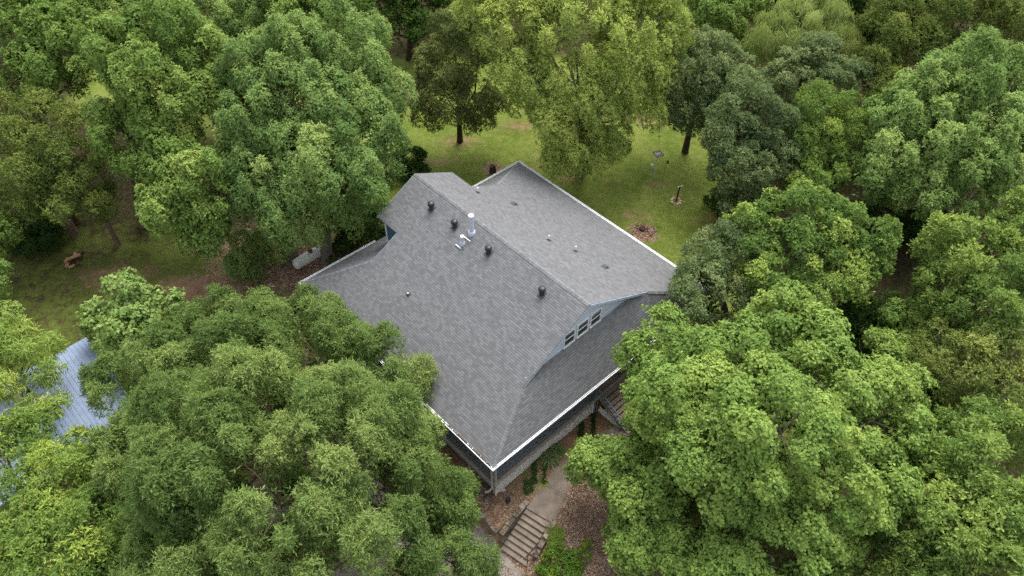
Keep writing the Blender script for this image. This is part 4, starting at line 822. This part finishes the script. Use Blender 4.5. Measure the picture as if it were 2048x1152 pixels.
T('shrub', 'bright yellow green shrub beside the foot of the concrete steps', [(1108, 1122, 24, -.2), (1132, 1140, 28, 0), (1160, 1115, 22, -.1), (1092, 1148, 20, -.4), (1172, 1095, 12, .2)], 'yard_shrub', None, 105, .05, cat='shrub', trunk=False, yellow=.10)
T('shrub', 'low shrub beside the tank and the roof eave', [(665, 530, 15, 1.0), (640, 548, 12, .8)], 'shrub', None, 106, .05, cat='shrub', trunk=False)
for i, (px, py, z, lb) in enumerate([(1850, 450, 2.5, 'dark understory bush in the gap below the big pale tree'), (1760, 620, 2, 'dark understory bush right of the yellow tipped tree'), (1700, 640, 2, 'dark understory bush behind the maple top'), (1690, 1040, 1.2, 'dark understory bush in the gap under the bright maple'), (1850, 800, 2, 'dark understory bush above the lower right oak'), (1380, 700, 1.5, 'dark understory bush between the roof corner and maple'), (1760, 440, 2, 'dark understory bush left below the big pale tree')]):
    T('understory_bush', lb, [(px, py, 38, z), (px + 40, py + 12, 34, z), (px - 38, py + 8, 34, z), (px + 8, py + 36, 32, z)], 'shrub', None, 110 + i, .08, cat='bush', trunk=False)

# snapped trunk
P = on_ground(150, 445); q = at_y(112, 272, 50.5); mb = MB(); mb.tube([(P[0], P[1], P[2] - .3), tuple((P * .5 + q * .5) + [.1, 0, 0]), tuple(q)], [.34, .27, .2], 9)
tag(mb.build('dead_trunk', MAT['bark'], None), 'snapped dead trunk with a pale broken top among the olive foliage', 'tree trunk')

# ------------------------------------------------------------------ ground plants
def blades(name, label, cat, pts, n, L, Wd, mat, seed, up=.9, kind=None, group=None):
    rs = np.random.RandomState(seed); pts = np.array(pts); idx = rs.randint(0, len(pts), n); B = pts[idx] + rs.normal(0, .07, (n, 3)) * [1, 1, 0]
    a = rs.rand(n) * 6.283; d = np.stack([np.cos(a), np.sin(a), np.full(n, up)], 1); d = unit(d + rs.normal(0, .25, d.shape)); l = L * rs.uniform(.6, 1.2, (n, 1)); s = unit(np.cross(d, [0, 0, 1.0])) * Wd
    m = B + d * l * .6; t_ = B + unit(d + [0, 0, -.55]) * l
    V_ = np.stack([B - s * .5, B + s * .5, m + s * .5, m - s * .5, m - s * .5, m + s * .5, t_ + s * .08, t_ - s * .08], 1).reshape(-1, 3)
    o = mesh_np(name, V_, np.arange(n * 8).reshape(-1, 4), mat, tint=np.repeat(np.clip(rs.normal(.5, .2, n), 0, 1), 2))
    tag(o, label, cat, group)
    if kind: o['kind'] = kind
    return o
gm = leaf_mat('grass_blade', srgb(58, 80, 28), srgb(96, 116, 44), srgb(140, 150, 70), .15)
blades('yucca_plant', 'spiky dark clump of strap leaves against the lattice skirt', 'plant', [on_ground(1103, 915), on_ground(1112, 905), on_ground(1095, 922)], 420, .85, .045, SPEC['greygreen']['mat'], 1, 1.0)
blades('grass_clump', 'loose green grass clump on the bank right of the concrete steps', 'grass clump', [on_ground(1112 + 6 * math.cos(k), 1078 + 16 * math.sin(k * 1.7)) for k in range(14)], 1500, .5, .025, gm, 2, 1.2)
blades('ground_grass', 'short green weeds growing in the soil between lattice and walkway', 'weeds', [on_ground(1075 + 14 * math.cos(k * 2.1), 940 + 24 * math.sin(k * 1.7)) for k in range(40)] + [on_ground(1056 + 6 * math.cos(k * 2.1), 975 + 10 * math.sin(k)) for k in range(20)] + [on_ground(1170 + 16 * math.cos(k * 2.1), 850 + 22 * math.sin(k * 1.7)) for k in range(40)], 3600, .2, .03, SPEC['shrub']['mat'], 3, .8, 'stuff')
# leaf litter scattered on the bank and under the left trees
def litter(name, label, region, n, seed, mat, size=.09):
    rs = np.random.RandomState(seed); P = []
    while len(P) < n:
        px, py = region(rs)
        q = at_z(px, py, 0.3); P.append((q[0] + rs.normal(0, .2), q[1] + rs.normal(0, .2)))
    P = np.array(P); z = ground_z(P[:, 0], P[:, 1]) + .02; P = np.column_stack([P, z]); u, v = to_uv(P[:, 0], P[:, 1])
    keep = ~((u > -.9) & (u < U) & (v > .3)) & ~((u > -1.8) & (u < 2.3) & (v > -4.3) & (v < -1.4)) & ((rs.rand(len(u)) < .05) | ~((u > 1.5) & (u < 9) & (v < -.9 - .15 * np.maximum(0, 5 - u)) & (v > -2.3 - .40 * np.maximum(0, 5.4 - u)))) ; P = P[keep]; n = len(P)
    N = unit(rs.normal(0, .35, (n, 3)) + [0, 0, 1]); v_, t_ = tufts(P, N, rs, 1, size, size * .7, (1.3, 1.6), 0, .2, rs.rand(n))
    o = mesh_np(name, v_, np.arange(len(t_) * 4).reshape(-1, 4), mat, tint=np.clip(t_, 0, 1)); tag(o, label, 'leaf litter'); o['kind'] = 'stuff'
dl = leaf_mat('dry_leaf', srgb(86, 68, 54), srgb(130, 108, 90), srgb(186, 166, 144), .05)
litter('leaf_litter', 'dry brown leaves covering the bank right of the steps', lambda r: (r.uniform(1010, 1330), r.uniform(930, 1180)), 26000, 5, dl)
litter('leaf_litter', 'dry brown leaves on the ground around the propane tank', lambda r: (r.normal(580, 60), r.normal(540, 30)), 7000, 6, dl, .11)
print('LEAVES', NF)
